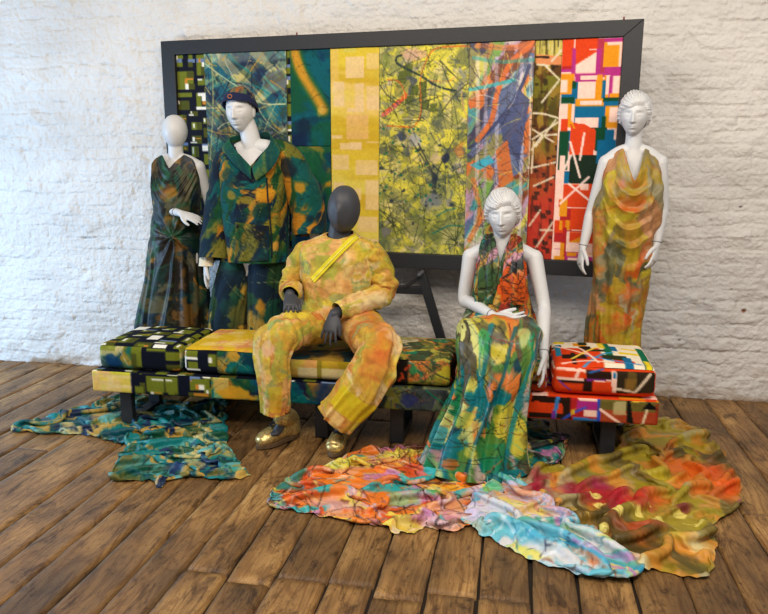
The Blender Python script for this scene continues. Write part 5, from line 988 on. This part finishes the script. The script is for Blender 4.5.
boot(hL,tL,aL);boot(hR,tR,aR)
# ================================================================ 4 seated white woman
m4=thing('mannequin',(-.07,-.9,0),'white mannequin with sculpted short hair in orange halter and green skirt, seated on the bench','mannequin')
nk=V3(-.075,-.89,1.015);D4=[];hc=V3(-.074,-.925,1.184)
D4+=head(hc,.985,-5,4,-3,'face',96)
D4.append(limb([nk-V3(0,0,.04),nk+V3(0,-.006,.05),nk+V3(0,-.016,.10)],[.048,.044,.043]))
D4.append(torso((-.07,-.84,.645),(-.075,-.86,.87),nk,(1,0,0),.95))

e4=V3(*at(464,299,-.90));w4=V3(*at(494,316,-1.09));e4b=V3(*at(544,306,-.96));w4b=V3(*at(543.5,356,-1.17))
D4+=arm((-.232,-.885,.967),e4,w4,nk,.95);D4+=arm((.090,-.885,.967),e4b,w4b,nk,.95)
h4=at(526,320,-1.13)-w4;D4+=hand(w4,h4,V3(-.1,-.35,1),V3(.1,.35,.6) if False else V3(.0,.8,.3),.98,((.15,.2,.15),(.1,.15,.15),(.05,.15,.15),(.0,.15,.1)),.07,.55)
h4b=at(544,386,-1.215)-w4b;D4+=hand(w4b,h4b,V3(-1,.1,.0),V3(-.2,-1,0),.95,((.1,.15,.2),(.15,.2,.2),(.2,.25,.25),(.25,.3,.3)),.06,.7)
D4+=leg((-.15,-.86,.58),(-.165,-1.22,.63),(-.24,-1.30,.10),(-.26,-1.42,.03));D4+=leg((.01,-.86,.58),(.035,-1.21,.62),(-.02,-1.27,.10),(-.04,-1.40,.03))
body('mannequin_body',D4,M_white,m4,.0034,1)
hair('sculpted_hair',hc,.985,-5,4,-3,m4,3)
seam(m4,e4+(w4-e4)*.90,w4-e4,.0262,.0262,(0,0,1));seam(m4,e4b+(w4b-e4b)*.92,w4b-e4b,.0258,.0258,(1,0,0))
def halter_print(c,seed=5):
    blend(c,[((206,92,36),.05),((60,92,58),.03),((48,56,60),.03),((196,150,60),.01),((150,56,40),.01),((190,140,160),-.02),((40,130,130),-.01),((180,176,150),-.03)],.085,seed,1.,.018,1.2,(.7,1.8),.55,rot=-.4);c.scribble(120,[(26,24,24),(40,30,26)],.0035,.14,seed,.85,.35);c.scribble(30,[(226,190,90),(206,200,190)],.003,.1,seed+1,.6)
def fh(U,S,P):
    x=P[...,0]+.075;fr=np.clip(-(P[...,1]+.90)/.04,0,1);n_=np.cos((U-.5)*2*math.pi*13*(1.6-.9*S)+2*fbm(U*4,S*2,5))
    return fr*.010*n_*(1-.3*S)+.006*(fbm(P[...,0]*20,P[...,2]*9,7)-.5)*2+.010*np.exp(-((S-.9)/.1)**2)*np.abs(np.sin(x*30))
cN=(-.075,-.89,0)
keys=[tcurve(cN,[(0,0,-.06,.93),(50,-.09,-.06,.92),(80,-.125,-.02,.90),(96,-.128,.01,.90),(118,-.115,.05,.955),(136,-.075,.045,1.045),(147,-.058,.03,1.068),(158,-.044,.062,1.035),(170,-.018,.092,.98),(180,.004,.105,.945),(190,.022,.092,.98),(202,.046,.062,1.035),(213,.060,.03,1.068),(224,.078,.045,1.045),(242,.115,.05,.955),(264,.128,.01,.90),(280,.125,-.02,.90),(310,.09,-.06,.92)]),
 ring((-.075,-.885,.88),.130,.120,.095,p=2.2),ring((-.075,-.885,.80),.142,.125,.10),ring((-.075,-.885,.70),.165,.135,.12),ring((-.075,-.895,.625),.185,.17,.13)]
P,U,S=loft(keys,170,fh,[0,.24,.5,.78,1]);c=Cv(1.,.5,ppm=300);halter_print(c,4);c.blot(.52,.22,.05,(214,96,34),.8,3,.6,.4);c.blot(.46,.3,.04,(214,96,34),.7,4,.5,.4);c.scribble(30,(26,24,24),.003,.12,8,.8,.4,box=(.3,0,.7,.45));gmesh('halter_top',P,U,S,c,M_satin,m4)
# scarf tail tucked round the neck edges
for sx in(-1,1):
    pts=[nk+V3(sx*.03,.055,.035),nk+V3(sx*.062,.0,.045),nk+V3(sx*.066,-.055,.015),nk+V3(sx*.058,-.100,-.06),nk+V3(sx*.062,-.112,-.16),nk+V3(sx*.06,-.105,-.27)];Q,U,S=gtube(pts,[(.020,.02),(.024,.024),(.036,.024),(.050,.026),(.060,.024),(.058,.008)],120,110,(1,0,0),lambda U,S,P:.007*np.cos(U*2*math.pi*7+3*fbm(U*3,S*3,2))*np.clip(S*4,0,1));cs=Cv(.3,.45);halter_print(cs,14+sx);gmesh('scarf_fold',Q,U,S,cs,M_satin,m4)
def skirt_print(c,seed=5):
    blend(c,[((196,184,64),.05),((20,120,126),.05),((34,134,90),.035),((90,130,60),.02),((196,196,120),.02),((16,66,80),.01),((206,120,56),-.02),((176,160,150),-.02),((90,84,60),.0)],.10,seed,1.,.016,1.2,(.7,1.7),.6,rot=.25)
    c.scribble(150,[(22,30,30),(30,50,44)],.0034,.18,seed,.85,.35);c.scribble(40,[(206,120,50),(150,60,40)],.003,.12,seed+1,.8);c.scribble(50,[(214,206,120),(60,170,160)],.004,.14,seed+2,.5)
def fk4(U,S,P):
    k=np.clip((S-.42)/.16,0,1);ph=(U-.5)*17+1.2*(fbm(U*5,S*1.2,3)-.5)*2
    w=.5+.5*np.cos(ph*2*math.pi*.62);ww=.5+.5*np.cos(ph*2*math.pi*1.4+1)
    lap=(1-k)*.010*(np.abs(((P[...,0]*13+P[...,1]*3+1.5*fbm(P[...,0]*5,P[...,1]*6,2))%1)-.5)*2-.5)
    return k*((.016+.034*S)*(w**1.6-.45)+.012*(ww-.5))+(1-k)*.022*(crumple(P[...,0]*1.2,P[...,1]+P[...,2],.14,5,4,.3,1.4)-.4)+lap*.4+.005*(fbm(P[...,0]*18,P[...,2]*10+P[...,1]*10,7)-.5)*2
keys=[ring((-.075,-.88,.70),.150,.12,.12),ring((-.07,-.93,.635),.190,.115,.13,fr=nrm((0,-.75,.66))),ring((-.07,-1.05,.605),.205,.100,.10,fr=nrm((0,-.25,.97)),p=2.4),ring((-.070,-1.17,.625),.195,.098,.11,fr=nrm((0,-.45,.9)),p=2.4),
 ring((-.070,-1.235,.585),.178,.098,.12,fr=nrm((0,-.85,.5)),p=2.3),ring((-.078,-1.28,.48),.165,.10,.10,p=2.2),ring((-.100,-1.295,.36),.172,.11,.11),ring((-.135,-1.31,.22),.198,.13,.125),ring((-.158,-1.32,.09),.222,.165,.14),ring((-.165,-1.33,.018),.245,.19,.15)]
P,U,S=loft(keys,300,fk4,[0,.08,.18,.29,.37,.47,.60,.76,.92,1]);P[...,2]=np.maximum(P[...,2],.006)
c=Cv(1.15,1.15,ppm=280);skirt_print(c,6)
for x,w,col in((.47,.022,(14,110,124)),(.72,.025,(20,130,140)),(.56,.018,(14,90,104))): c.line([(x+.08,.78),(x+.03,.45),(x-.01,.05)],w,col,.8,soft=.006)
for (x,y,r,col,sx) in((.42,.30,.06,(206,192,70),.7),(.40,.48,.05,(200,190,80),.6),(.45,.62,.05,(60,160,90),.6),(.52,.80,.05,(20,130,120),1.),(.66,.74,.06,(24,120,80),.9),(.72,.62,.05,(18,80,110),.9),(.60,.66,.045,(196,196,120),.8),(.33,.2,.05,(40,150,180),.5),(.36,.10,.05,(190,130,150),.8),(.42,.07,.04,(214,110,50),.8),(.60,.30,.05,(200,190,110),.5),(.66,.4,.05,(30,110,120),.5),(.70,.2,.05,(140,130,60),.6),(.48,.15,.05,(206,196,80),.6)): c.blot(x*1.15,y*1.15,r,col,.7,int(x*99),sx,.25)
c.scribble(120,[(22,30,30)],.003,.16,16,.85,.4,box=(.25,0,.9,.95));c.scribble(30,[(196,90,40),(120,50,30)],.0035,.12,17,.8,.4,box=(.25,0,.9,.9));gmesh('long_skirt',P,U,S,c,M_silk,m4)
# ================================================================ 5 standing white woman on the right
m5=thing('mannequin',(.575,-.52,0),'white mannequin with sculpted short hair in a mustard cowl dress, standing at the right end','mannequin')
nk=V3(.582,-.52,1.505);D5=[];hc=V3(.574,-.555,1.677)
D5+=head(hc,.92,-12,2,2,'face',96)
D5.append(limb([nk-V3(0,0,.05),nk+V3(0,-.006,.05),nk+V3(-.002,-.016,.11)],[.048,.042,.041]))
D5.append(torso((.585,-.50,.93),(.585,-.50,1.31),nk,(1,0,0),.97))

eA=V3(*at(592.5,208,-.50));wA=V3(*at(583,247,-.54));eB=V3(*at(662.5,206,-.50));wB=V3(*at(656.5,244,-.56))
D5+=arm((.452,-.515,1.440),eA,wA,nk,.95);D5+=arm((.722,-.515,1.440),eB,wB,nk,.95)
D5+=hand(wA,at(578,272,-.57)-wA,V3(.9,.3,-.1),V3(.35,-1,0),.95,((.15,.3,.3),(.3,.4,.3),(.35,.45,.35),(.4,.5,.35)),.04,.75);D5+=hand(wB,at(652,270,-.60)-wB,V3(-.8,.5,0),V3(-.6,-1,0),.95,((.2,.3,.3),(.3,.4,.3),(.4,.45,.35),(.45,.5,.35)),.04,.9)
D5+=leg((.515,-.50,.88),(.51,-.51,.48),(.51,-.47,.07),(.505,-.60,.02),.86);D5+=leg((.625,-.50,.88),(.60,-.51,.48),(.60,-.47,.07),(.60,-.60,.02),.86)
body('mannequin_body',D5,M_white,m5,.0034,1);hair('sculpted_hair',hc,.92,-12,2,2,m5,5)
seam(m5,eA+(wA-eA)*.93,wA-eA,.0255,.0255,(1,0,0));seam(m5,eB+(wB-eB)*.93,wB-eB,.0255,.0255,(1,0,0))
seam(m5,V3(.438,-.517,1.40),V3(-.5,0,-1),.0475,.0475,(1,0,0),'shoulder_joint') if False else None
def cowl_print(c,seed=5):
    blend(c,[((162,136,42),.05),((170,112,48),.04),((136,128,98),.04),((184,92,36),-.01),((160,150,120),.0),((176,160,50),.02),((90,92,70),.0),((176,130,90),-.05)],.10,seed,1.1,.03,.9,(1,1.3),.4)
    c.im*=(1+.22*(fbm(c.X*60,c.Y*60,seed)-.5))[...,None];c.scribble(26,(60,60,44),.0016,.2,seed,.6)
def f5(U,S,P):
    x=P[...,0]-.582;fr=np.clip(-(P[...,1]+.53)/.05,0,1);z=P[...,2]
    ph=(z-9*x*x*np.exp(-np.abs(x)*2))/.105+.8*fbm(x*4,z*3,3);m=np.clip((z-.86)/.12,0,1)*np.clip((1.46-z)/.05,0,1)
    q=ph%1;cow=fr*m*.026*(.5+1.0*fbm(x*3+2,z*7,12))*(np.where(q<.72,q/.72,(1-q)/.28)**1.3-.35)*np.exp(-(x/.13)**2)
    m2_=np.clip((.95-z)/.15,0,1);ph2=(z-5*x*x)/.16+.6*fbm(x*5,z*3,8);mid=fr*.014*m2_*np.clip((z-.45)/.2,0,1)*(np.abs((ph2%1)-.5)*2-.5)
    side=.010*np.cos(x*95+z*9)*np.clip(np.abs(x)/.1,0,1)
    return (cow+mid+side)*np.clip(S*11,0,1)+vfold(9,.0,.020,4)(U,S,P)*np.clip((.9-z)/.2,0,1)+.004*(fbm(x*30,z*22,6)-.5)*2
keys=[tcurve((.582,-.52,0),[(0,0,-.075,1.46),(50,-.075,-.055,1.475),(76,-.118,-.02,1.44),(92,-.146,.0,1.35),(106,-.148,.035,1.385),(120,-.126,.035,1.45),(136,-.082,.032,1.500),(150,-.054,.055,1.515),(167,-.028,.118,1.41),(180,.0,.142,1.345),(193,.028,.118,1.41),(210,.054,.055,1.515),(224,.082,.032,1.500),(240,.126,.035,1.45),(254,.148,.035,1.385),(268,.146,.0,1.35),(284,.118,-.02,1.44),(310,.075,-.055,1.475)]),
 ring((.580,-.53,1.285),.165,.125,.085,p=2.3),ring((.575,-.53,1.18),.172,.115,.09),ring((.566,-.53,1.03),.158,.11,.09),ring((.556,-.53,.88),.150,.115,.09),ring((.551,-.53,.66),.148,.10,.09),ring((.548,-.53,.42),.146,.09,.10),ring((.548,-.52,.14),.150,.10,.12),ring((.548,-.52,.012),.155,.10,.125)]
P,U,S=loft(keys,340,f5,[0,.11,.20,.31,.42,.58,.74,.92,1]);c=Cv(1.05,1.55,ppm=240);cowl_print(c,9)
for (x,y,r,col,sx) in((.47,1.44,.05,(190,110,120),.6),(.50,1.30,.07,(206,104,34),1.),(.56,1.36,.05,(206,112,44),.8),(.42,1.28,.05,(200,136,40),1),(.53,1.15,.06,(190,140,60),1.2),(.47,.95,.07,(150,140,80),1),(.44,.78,.05,(196,104,40),1.),(.57,.76,.06,(196,100,44),1.1),(.52,.62,.05,(206,84,34),.9),(.60,.3,.07,(150,70,30),.7),(.40,1.1,.06,(170,160,36),.7),(.58,1.0,.05,(176,156,40),.8)): c.blot(x,y,r,col,.55,int(x*100),sx,.8)
gmesh('cowl_neck_dress',P,U,S,c,M_satin,m5)
m5.scale=(.993,.993,.998);m5.location=Vector(CAM+(np.array(m5.location)-CAM)*.993);m5.location.z=0
# ---------------------------------------------------------------- lengths of cloth lying on the boards
def floor_cloth(name,px,paint,label,cat='fabric',amp=.022,ang=0.,stretch=3.,fs=.11,ridges=(),mat=None,seed=1,d=.0055,group=None,rag=.010,hem=.008,low=.005,ppm=300,lift=0.,slack=.50,slack2=.26,steps=70,zmax=.085,hs=.0125):
    Pw=np.array([fl(u,v)[:2] for u,v in px]);n=len(Pw)
    Q_=catmull(np.vstack([Pw[-1:],Pw,Pw[:2]]),np.linspace(1,n+1,n*8,endpoint=False));Q_=Q_*.55+np.array([Pw[(i//8)%n]*(1-(i%8)/8)+Pw[(i//8+1)%n]*((i%8)/8) for i in range(n*8)])*.45
    k=np.arange(len(Q_));Q_=Q_+rag*np.stack([np.sin(k*1.7+seed)+np.sin(k*.61),np.cos(k*1.3)+np.sin(k*.83+seed)],-1)*.5
    x0,y0=Q_.min(0)-.02;x1,y1=Q_.max(0)+.02;xs=np.arange(x0,x1,d);ys=np.arange(y0,y1,d);X,Y=np.meshgrid(xs,ys)
    ins=np.zeros(X.shape,bool);D=np.full(X.shape,9.);NX=X.copy();NY=Y.copy();m=len(Q_)
    for i in range(m):
        a=Q_[i];b=Q_[(i+1)%m];ins^=((a[1]>Y)!=(b[1]>Y))&(X<(b[0]-a[0])*(Y-a[1])/(b[1]-a[1]+1e-12)+a[0])
        e=b-a;t=np.clip(((X-a[0])*e[0]+(Y-a[1])*e[1])/(e@e+1e-12),0,1);px_=a[0]+t*e[0];py_=a[1]+t*e[1];dd=np.hypot(X-px_,Y-py_);mk=dd<D;D=np.where(mk,dd,D);NX=np.where(mk,px_,NX);NY=np.where(mk,py_,NY)
    D=np.where(ins,D,0);Xp=np.where(ins,X,NX);Yp=np.where(ins,Y,NY)
    # buckle and settle the slack cloth on the boards
    cx=np.arange(x0,x1+hs,hs);cy=np.arange(y0,y1+hs,hs);GX,GY=np.meshgrid(cx,cy)
    ji=np.clip(np.round((GX-x0)/d).astype(int),0,X.shape[1]-1);jj=np.clip(np.round((GY-y0)/d).astype(int),0,X.shape[0]-1)
    act=ins[jj,ji];Dc=D[jj,ji];a=math.radians(ang);ca,sa=math.cos(a),math.sin(a)
    # slack strongest across the fold direction, varying over the cloth
    sl=slack*(.25+1.5*fbm(GX*4,GY*4,seed+3,2));sl2=sl*.30+slack2*fbm(GX*5,GY*5,seed+4,2)*1.4
    P=np.stack([GX,GY,.006+.012*fbm((GX*ca+GY*sa)*6,(-GX*sa+GY*ca)*20,seed+5,3)+.004*fbm(GX*40,GY*40,seed+6,2)],-1)
    for pts,w,A in ridges:
        R=np.array([fl(u,v)[:2] for u,v in pts]);R=catmull(R,np.linspace(0,len(R)-1,len(R)*6)) if len(R)>2 else R;dm=np.full(GX.shape,9.)
        for i in range(len(R)-1):
            e=R[i+1]-R[i];t=np.clip(((GX-R[i][0])*e[0]+(GY-R[i][1])*e[1])/(e@e+1e-12),0,1);dm=np.minimum(dm,np.hypot(GX-R[i][0]-t*e[0],GY-R[i][1]-t*e[1]))
        P[...,2]+=A*1.3*np.exp(-(dm/w)**2);sl=sl+.35*np.exp(-(dm/(w*2.2))**2)
    act_n=act.copy();bd=act&~(np.roll(act,1,0)&np.roll(act,-1,0)&np.roll(act,1,1)&np.roll(act,-1,1))
    cons=[]
    def mk(dx,dy,st):
        H_,W_2=GX.shape;i0=slice(0,H_-dy);i1=slice(dy,H_);j0=slice(max(0,-dx),W_2-max(0,dx));j1=slice(max(0,dx),W_2-max(0,-dx))
        ax=dx*hs;ay=dy*hs;lu=ax*ca+ay*sa;lv=-ax*sa+ay*ca;s1=(sl2[i0,j0]+sl2[i1,j1])/2;s2=(sl[i0,j0]+sl[i1,j1])/2
        r=np.hypot(lu*(1+s1),lv*(1+s2));m_=act[i0,j0]&act[i1,j1];cons.append((i0,j0,i1,j1,r,m_,st,dx,dy))
    mk(1,0,1.);mk(0,1,1.);mk(1,1,.6);mk(-1,1,.6);mk(2,0,.22);mk(0,2,.22);mk(3,0,.06);mk(0,3,.06)
    cnt=np.zeros(GX.shape)
    for c_ in cons: cnt[c_[0],c_[1]]+=c_[5]*c_[6];cnt[c_[2],c_[3]]+=c_[5]*c_[6]
    cnt=np.maximum(cnt,1)[...,None];P0=P.copy();Vl=np.zeros_like(P);dt=1/90.
    for st_ in range(steps):
        Vl[...,2]-=6.*dt;Vl*=.975;Pp=P.copy();P=P+Vl*dt
        for it in range(7):
            G=np.zeros_like(P)
            for i0,j0,i1,j1,r,m_,k_,_,_ in cons:
                dv=P[i1,j1]-P[i0,j0];L_=np.sqrt((dv*dv).sum(-1))+1e-9;g=(dv*((L_-r)/L_*.5*m_*k_)[...,None]);G[i0,j0]+=g;G[i1,j1]-=g
            P=P+G/cnt*2.2*(.8)
            P[...,2]=np.maximum(P[...,2],.004)
            P[bd,:2]=P[bd,:2]*.6+P0[bd,:2]*.4
            P[...,2]=np.where(P[...,2]>zmax,P[...,2]*.8+zmax*.2,P[...,2])
        Vl=(P-Pp)/dt;fr_=(P[...,2]<.006)[...,None];Vl[...,:2]=np.where(fr_,Vl[...,:2]*.4,Vl[...,:2]);Vl=np.clip(Vl,-1.5,1.5)
    DSP=P-np.stack([GX,GY,GX*0],-1);ok=act[...,None].astype(float);DD=DSP*ok;w_=ok.copy()
    for _ in range(6):
        n1=sum(np.roll(DD,s_,ax_) for s_ in(1,-1) for ax_ in(0,1));n2=sum(np.roll(w_,s_,ax_) for s_ in(1,-1) for ax_ in(0,1))
        fill=(w_==0)&(n2>0);DD=np.where(fill,n1/np.maximum(n2,1e-9),DD);w_=np.where(fill,1.,w_)
    tx=(xs-x0)/hs;ty=(ys-y0)/hs;E=catmull(DD,ty);E=np.swapaxes(catmull(np.swapaxes(E,0,1),tx),0,1)
    k=np.clip(D/.03,0,1);Xq=Xp+E[...,0]*k;Yq=Yp+E[...,1]*k;Z=np.maximum(E[...,2],.003)
    Z=Z*(.35+.65*k)+.0025*(fbm(X*45,Y*45,seed+4)-.3)*k+lift*k;Z=np.maximum(Z,.002)
    print(name,'z max',round(float(Z[ins].max()),3),'mean',round(float(Z[ins].mean()),3),P.shape)
    ny,nx=X.shape;F=gridF(ny,nx)[:,::-1];F=F[ins.reshape(-1)[F].any(axis=1)]
    c=Cv(x1-x0,y1-y0,ppm=ppm);c.Q=lambda u,v:tuple(fl(u,v)[:2]-np.array([x0,y0]));paint(c);col=c.get(np.clip((Xp-x0)/(x1-x0),.001,.999),(Yp-y0)/(y1-y0))
    used=np.unique(F);mp=np.full(nx*ny,-1);mp[used]=np.arange(len(used));P=np.stack([Xq,Yq,Z],-1).reshape(-1,3)[used]
    o=link_mesh(name,P,mp[F],mat or M_silk,col=col.reshape(-1,3)[used]);return tag(o,label,cat,group)
def pA(c):
    blend(c,[((24,128,130),.05),((14,84,96),.04),((28,50,84),.01),((186,156,80),.04),((30,90,70),.02),((200,190,130),-.02),((110,110,60),.0),((100,170,170),-.02)],.085,5,1.3,.016,1.2,fm=.5);
    q=c.Q
    for u,v,r,col in((100,418,.05,(196,150,80)),(60,425,.05,(160,150,80)),(125,408,.04,(176,140,70)),(210,435,.05,(200,170,100)),(135,470,.05,(60,150,160)),(165,470,.05,(30,60,110)),(225,470,.06,(40,160,160)),(195,465,.04,(196,180,110))): c.blot(*q(u,v),r,col,.65,int(u),1.2,.4)
    c.scribble(260,[(16,40,56),(20,30,40),(30,70,80)],.003,.12,3,.75,.6);c.scribble(170,[(206,206,160),(90,190,186),(196,160,90)],.0028,.10,4,.8,.5)
def pB(c):
    blend(c,[((230,128,48),.06),((222,156,110),.03),((206,176,180),.02),((214,92,40),.03),((226,206,90),.01),((120,76,50),-.01),((60,170,170),-.03),((196,130,160),-.02)],.085,7,1.3,.016,1.3,(1.7,.8),.55,rot=.2)
    q=c.Q
    for u,v,r,col,sx in((275,497,.05,(20,150,160),1),(290,486,.06,(16,120,130),1.5),(305,478,.05,(20,130,120),1.5),(340,466,.05,(200,190,60),2),(320,470,.04,(20,110,100),2),(285,503,.03,(220,220,90),1.2),(272,502,.02,(120,160,230),1),(415,495,.08,(30,180,180),1.3),(430,500,.04,(60,180,90),1),(405,505,.05,(130,190,150),1.5),(385,458,.05,(214,200,80),2),(400,500,.04,(196,150,190),2),(445,490,.07,(236,150,40),1.2),(440,528,.06,(226,196,196),2),(410,530,.05,(222,210,90),2),(360,520,.05,(236,140,40),2),(330,508,.05,(222,180,180),2),(480,500,.08,(206,150,110),1),(465,515,.06,(226,180,170),1.2)): c.blot(*q(u,v),r,col,.75,int(u),sx,.5)
    c.scribble(260,[(60,30,30),(40,40,40),(90,40,40)],.0042,.18,3,.9,.5);c.scribble(80,[(238,206,200),(240,220,120),(246,240,230)],.006,.14,5,.6,.4)
def pC(c):
    blend(c,[((120,190,206),.06),((200,190,214),.04),((60,160,190),.02),((206,206,206),.03),((222,214,110),.0),((216,150,110),-.02),((180,130,180),-.02),((90,170,150),-.01)],.10,9,1.5,.018,0,(2.6,.6),rot=-.55)
    q=c.Q
    for u,v,r,col,sx in((500,535,.07,(110,190,200),2),(540,550,.05,(70,170,200),2),(590,570,.05,(60,180,206),2),(610,550,.04,(40,180,190),1),(560,540,.04,(226,220,90),2),(580,545,.05,(214,214,216),1.5),(520,515,.05,(206,160,130),2),(500,500,.05,(200,150,120),2),(560,525,.05,(196,160,200),2),(545,505,.05,(206,120,80),1),(620,560,.05,(206,130,60),.8),(490,495,.05,(90,190,120),1),(470,530,.05,(206,196,150),1.5)): c.blot(*q(u,v),r,col,.7,int(u),sx,.6)
    c.scribble(130,[(60,60,90),(150,80,50),(30,110,140)],.0035,.2,3,.75,.4);c.scribble(90,[(240,240,244),(190,220,230),(220,200,230)],.007,.22,5,.5,.3)
def pD(c):
    blend(c,[((158,142,46),.05),((186,130,50),.04),((116,100,48),.03),((206,146,62),.02),((168,156,116),.01),((92,78,42),.0)],.13,11,1.1,.04,0,(1,1.4),rot=.5)
    q=c.Q
    for u,v,r,col,sx,a in((700,480,.16,(230,96,24),1.3,.95),(725,490,.09,(228,96,30),1,.95),(670,450,.08,(196,90,30),1.,.7),(640,440,.06,(200,120,40),1,.6),(610,500,.13,(190,30,54),1.3,.9),(575,495,.10,(150,24,70),1,.85),(540,490,.09,(170,26,60),1.1,.85),(640,505,.07,(196,50,40),1.2,.8),(600,490,.06,(150,40,110),1.3,.75),(545,482,.04,(196,90,110),1,.6),(520,495,.06,(222,140,40),1,.85),(560,515,.06,(176,130,100),1,.6),(655,500,.05,(214,110,50),1.5,.6),(680,512,.05,(120,40,60),1.3,.75),(640,530,.07,(206,90,50),1.4,.7),(610,540,.06,(206,120,40),1,.6),(700,548,.07,(214,206,160),1.,.85),(640,572,.04,(222,220,180),1.6,.9),(668,545,.05,(190,180,60),1.4,.6),(690,570,.06,(90,84,30),1.5,.7),(640,480,.06,(170,150,130),1,.6),(620,470,.07,(140,130,80),1.4,.6),(660,480,.06,(190,170,40),1.,.7),(705,520,.05,(190,130,50),1.,.7),(735,505,.04,(170,100,120),1.,.6),(700,450,.06,(170,156,40),1.5,.7),(690,452,.035,(90,96,90),.7,.8),(590,478,.04,(120,130,110),1.5,.6)): c.blot(*q(u,v),r,col,a,int(u+v),sx,.8)
    for u,v,r,col,sx in((700,470,.13,(206,80,30),1.5),(712,495,.09,(226,100,40),1.2),(600,497,.11,(170,30,50),1.4),(575,488,.07,(150,24,70),1.3),(650,503,.07,(206,84,40),1.5),(640,545,.06,(200,110,44),1.4),(545,480,.06,(160,40,60),1.3),(525,484,.035,(230,140,40),.9)): c.blot(*q(u,v),r,col,.6,int(u*2+v),sx,.9)
    G=(232,216,120);r=random.Random(6)
    for (u,v,t,s) in((588,499,.3,1.4),(598,510,1.4,1.3),(615,518,-.8,1.5),(605,528,.8,1.2),(585,520,2.2,1.1),(635,516,.2,1.),(645,508,1.1,1.),(655,521,-.4,1.2),(675,518,.5,1.4),(665,545,1.2,1.),(632,560,.4,1.1),(690,525,-.3,1.),(600,540,.9,1.3),(650,530,2.,1.),(570,525,1.,1.)):
        x,y=q(u,v);L_=.044*s;W=.017*s;pts=[(x+math.cos(t)*L_*k-math.sin(t)*W*math.sin(math.pi*k)*sg,y+math.sin(t)*L_*k+math.cos(t)*W*math.sin(math.pi*k)*sg) for sg,ks in((1,np.linspace(0,1,8)),(-1,np.linspace(1,0,8))) for k in ks];c.poly(pts,G,.95);c.line([(x-math.cos(t)*.02,y-math.sin(t)*.02),(x+math.cos(t)*L_,y+math.sin(t)*L_)],.0022,(120,100,40),.9)
        c.line([(x-math.cos(t)*.03,y-math.sin(t)*.03),(x,y)],.003,G,.9)
    c.scribble(60,[(214,186,90),(80,60,30)],.002,.14,3,.55,.5);c.im*=(1+.18*(fbm(c.X*30+c.Y*30,c.Y*60,4)-.5))[...,None]
def pE(c):
    blend(c,[((176,170,150),.03),((30,120,120),.03),((190,130,170),.02),((196,190,70),.02),((60,60,60),.03),((120,160,110),.0),((206,130,80),-.01)],.07,13,1.2,.016,1.2);c.scribble(40,[(30,30,36)],.003,.1,3,.8)
floor_cloth('draped_cloth',[(10,431),(35,421),(62,412),(90,407),(97,401),(120,396),(150,398),(188,404),(224,402),(226,425),(229,447),(240,463),(249,476),(226,481),(200,478),(186,477),(172,480),(160,488),(148,480),(131,482),(113,481),(115,463),(127,447),(110,441),(84,435),(48,434)],pA,'crumpled teal and ochre cloth lying on the boards at the far left under the bench','cloth',.034,20,1.6,.10,[([(30,428),(70,418),(110,412),(150,416)],.018,.018),([(128,445),(165,430),(205,420)],.022,.030),([(190,475),(200,450),(222,420)],.02,.032),([(225,474),(205,455),(185,440)],.018,.026),([(125,470),(150,462),(175,470)],.015,.02)],M_satin,3)
floor_cloth('draped_cloth',[(268,501),(274,490),(296,476),(330,463),(362,451),(395,449),(430,447),(470,470),(505,476),(512,490),(500,510),(480,523),(455,532),(437,530),(424,527),(414,534),(395,533),(378,526),(350,524),(320,516),(292,511),(272,507)],pB,'orange peach and turquoise silk spread in front of the seated woman with green skirt','cloth',.030,12,2.2,.085,[([(290,500),(330,500),(380,505),(430,500)],.016,.018),([(300,482),(350,468),(400,458)],.018,.02),([(430,525),(450,505),(480,488)],.018,.026),([(380,490),(420,478),(470,480)],.016,.022),([(395,530),(420,520),(440,522)],.012,.016)],M_silk,5,slack=.36,slack2=.20)
floor_cloth('draped_cloth',[(470,500),(500,478),(522,482),(545,500),(572,518),(598,532),(618,548),(634,566),(630,578),(610,580),(580,576),(552,568),(522,556),(497,543),(476,532),(462,522)],pC,'pale blue lilac and yellow silk twisted towards the camera, between orange silk and olive cloth','cloth',.026,-32,4.,.07,[([(505,488),(545,516),(590,545),(622,570)],.02,.030),([(485,505),(530,535),(580,560)],.018,.020),([(490,528),(540,552),(590,572)],.014,.014)],M_silk,7,lift=.016,hs=.0135,slack=.42,zmax=.05)
floor_cloth('draped_cloth',[(511,474),(530,470),(566,467),(592,462),(610,452),(620,440),(624,428),(660,421),(698,431),(716,446),(730,464),(742,488),(741,506),(728,515),(713,528),(717,552),(708,579),(686,577),(655,571),(632,572),(618,556),(598,540),(572,524),(545,508),(522,492)],pD,'huge olive, orange and crimson silk with gold leaf motifs heaped on the floor at right','cloth',.030,52,2.6,.13,[([(515,482),(545,500),(590,530),(620,556)],.022,0.0154),([(640,435),(655,460),(640,500),(620,535)],.02,0.0198),([(690,440),(695,470),(690,500)],.02,0.0187),([(655,428),(690,436),(718,460)],.02,0.0143),([(620,545),(655,535),(700,540)],.024,0.0187),([(640,572),(660,556),(690,552)],.016,0.0121),([(570,478),(600,470),(640,455)],.018,0.0132),([(665,462),(650,490),(625,540)],.012,0.0121)],M_satin,9,lift=.003,slack=.27,slack2=.11,hs=.0165,zmax=.055)
floor_cloth('draped_cloth',[(500,440),(522,424),(545,428),(556,437),(566,441),(565,456),(552,468),(530,471),(508,470)],pE,'small grey pink and teal silk bunch under the bench, right of the green skirt','cloth',.040,30,1.5,.07,[([(510,455),(540,446),(560,448)],.02,.03)],M_silk,11,lift=.02)
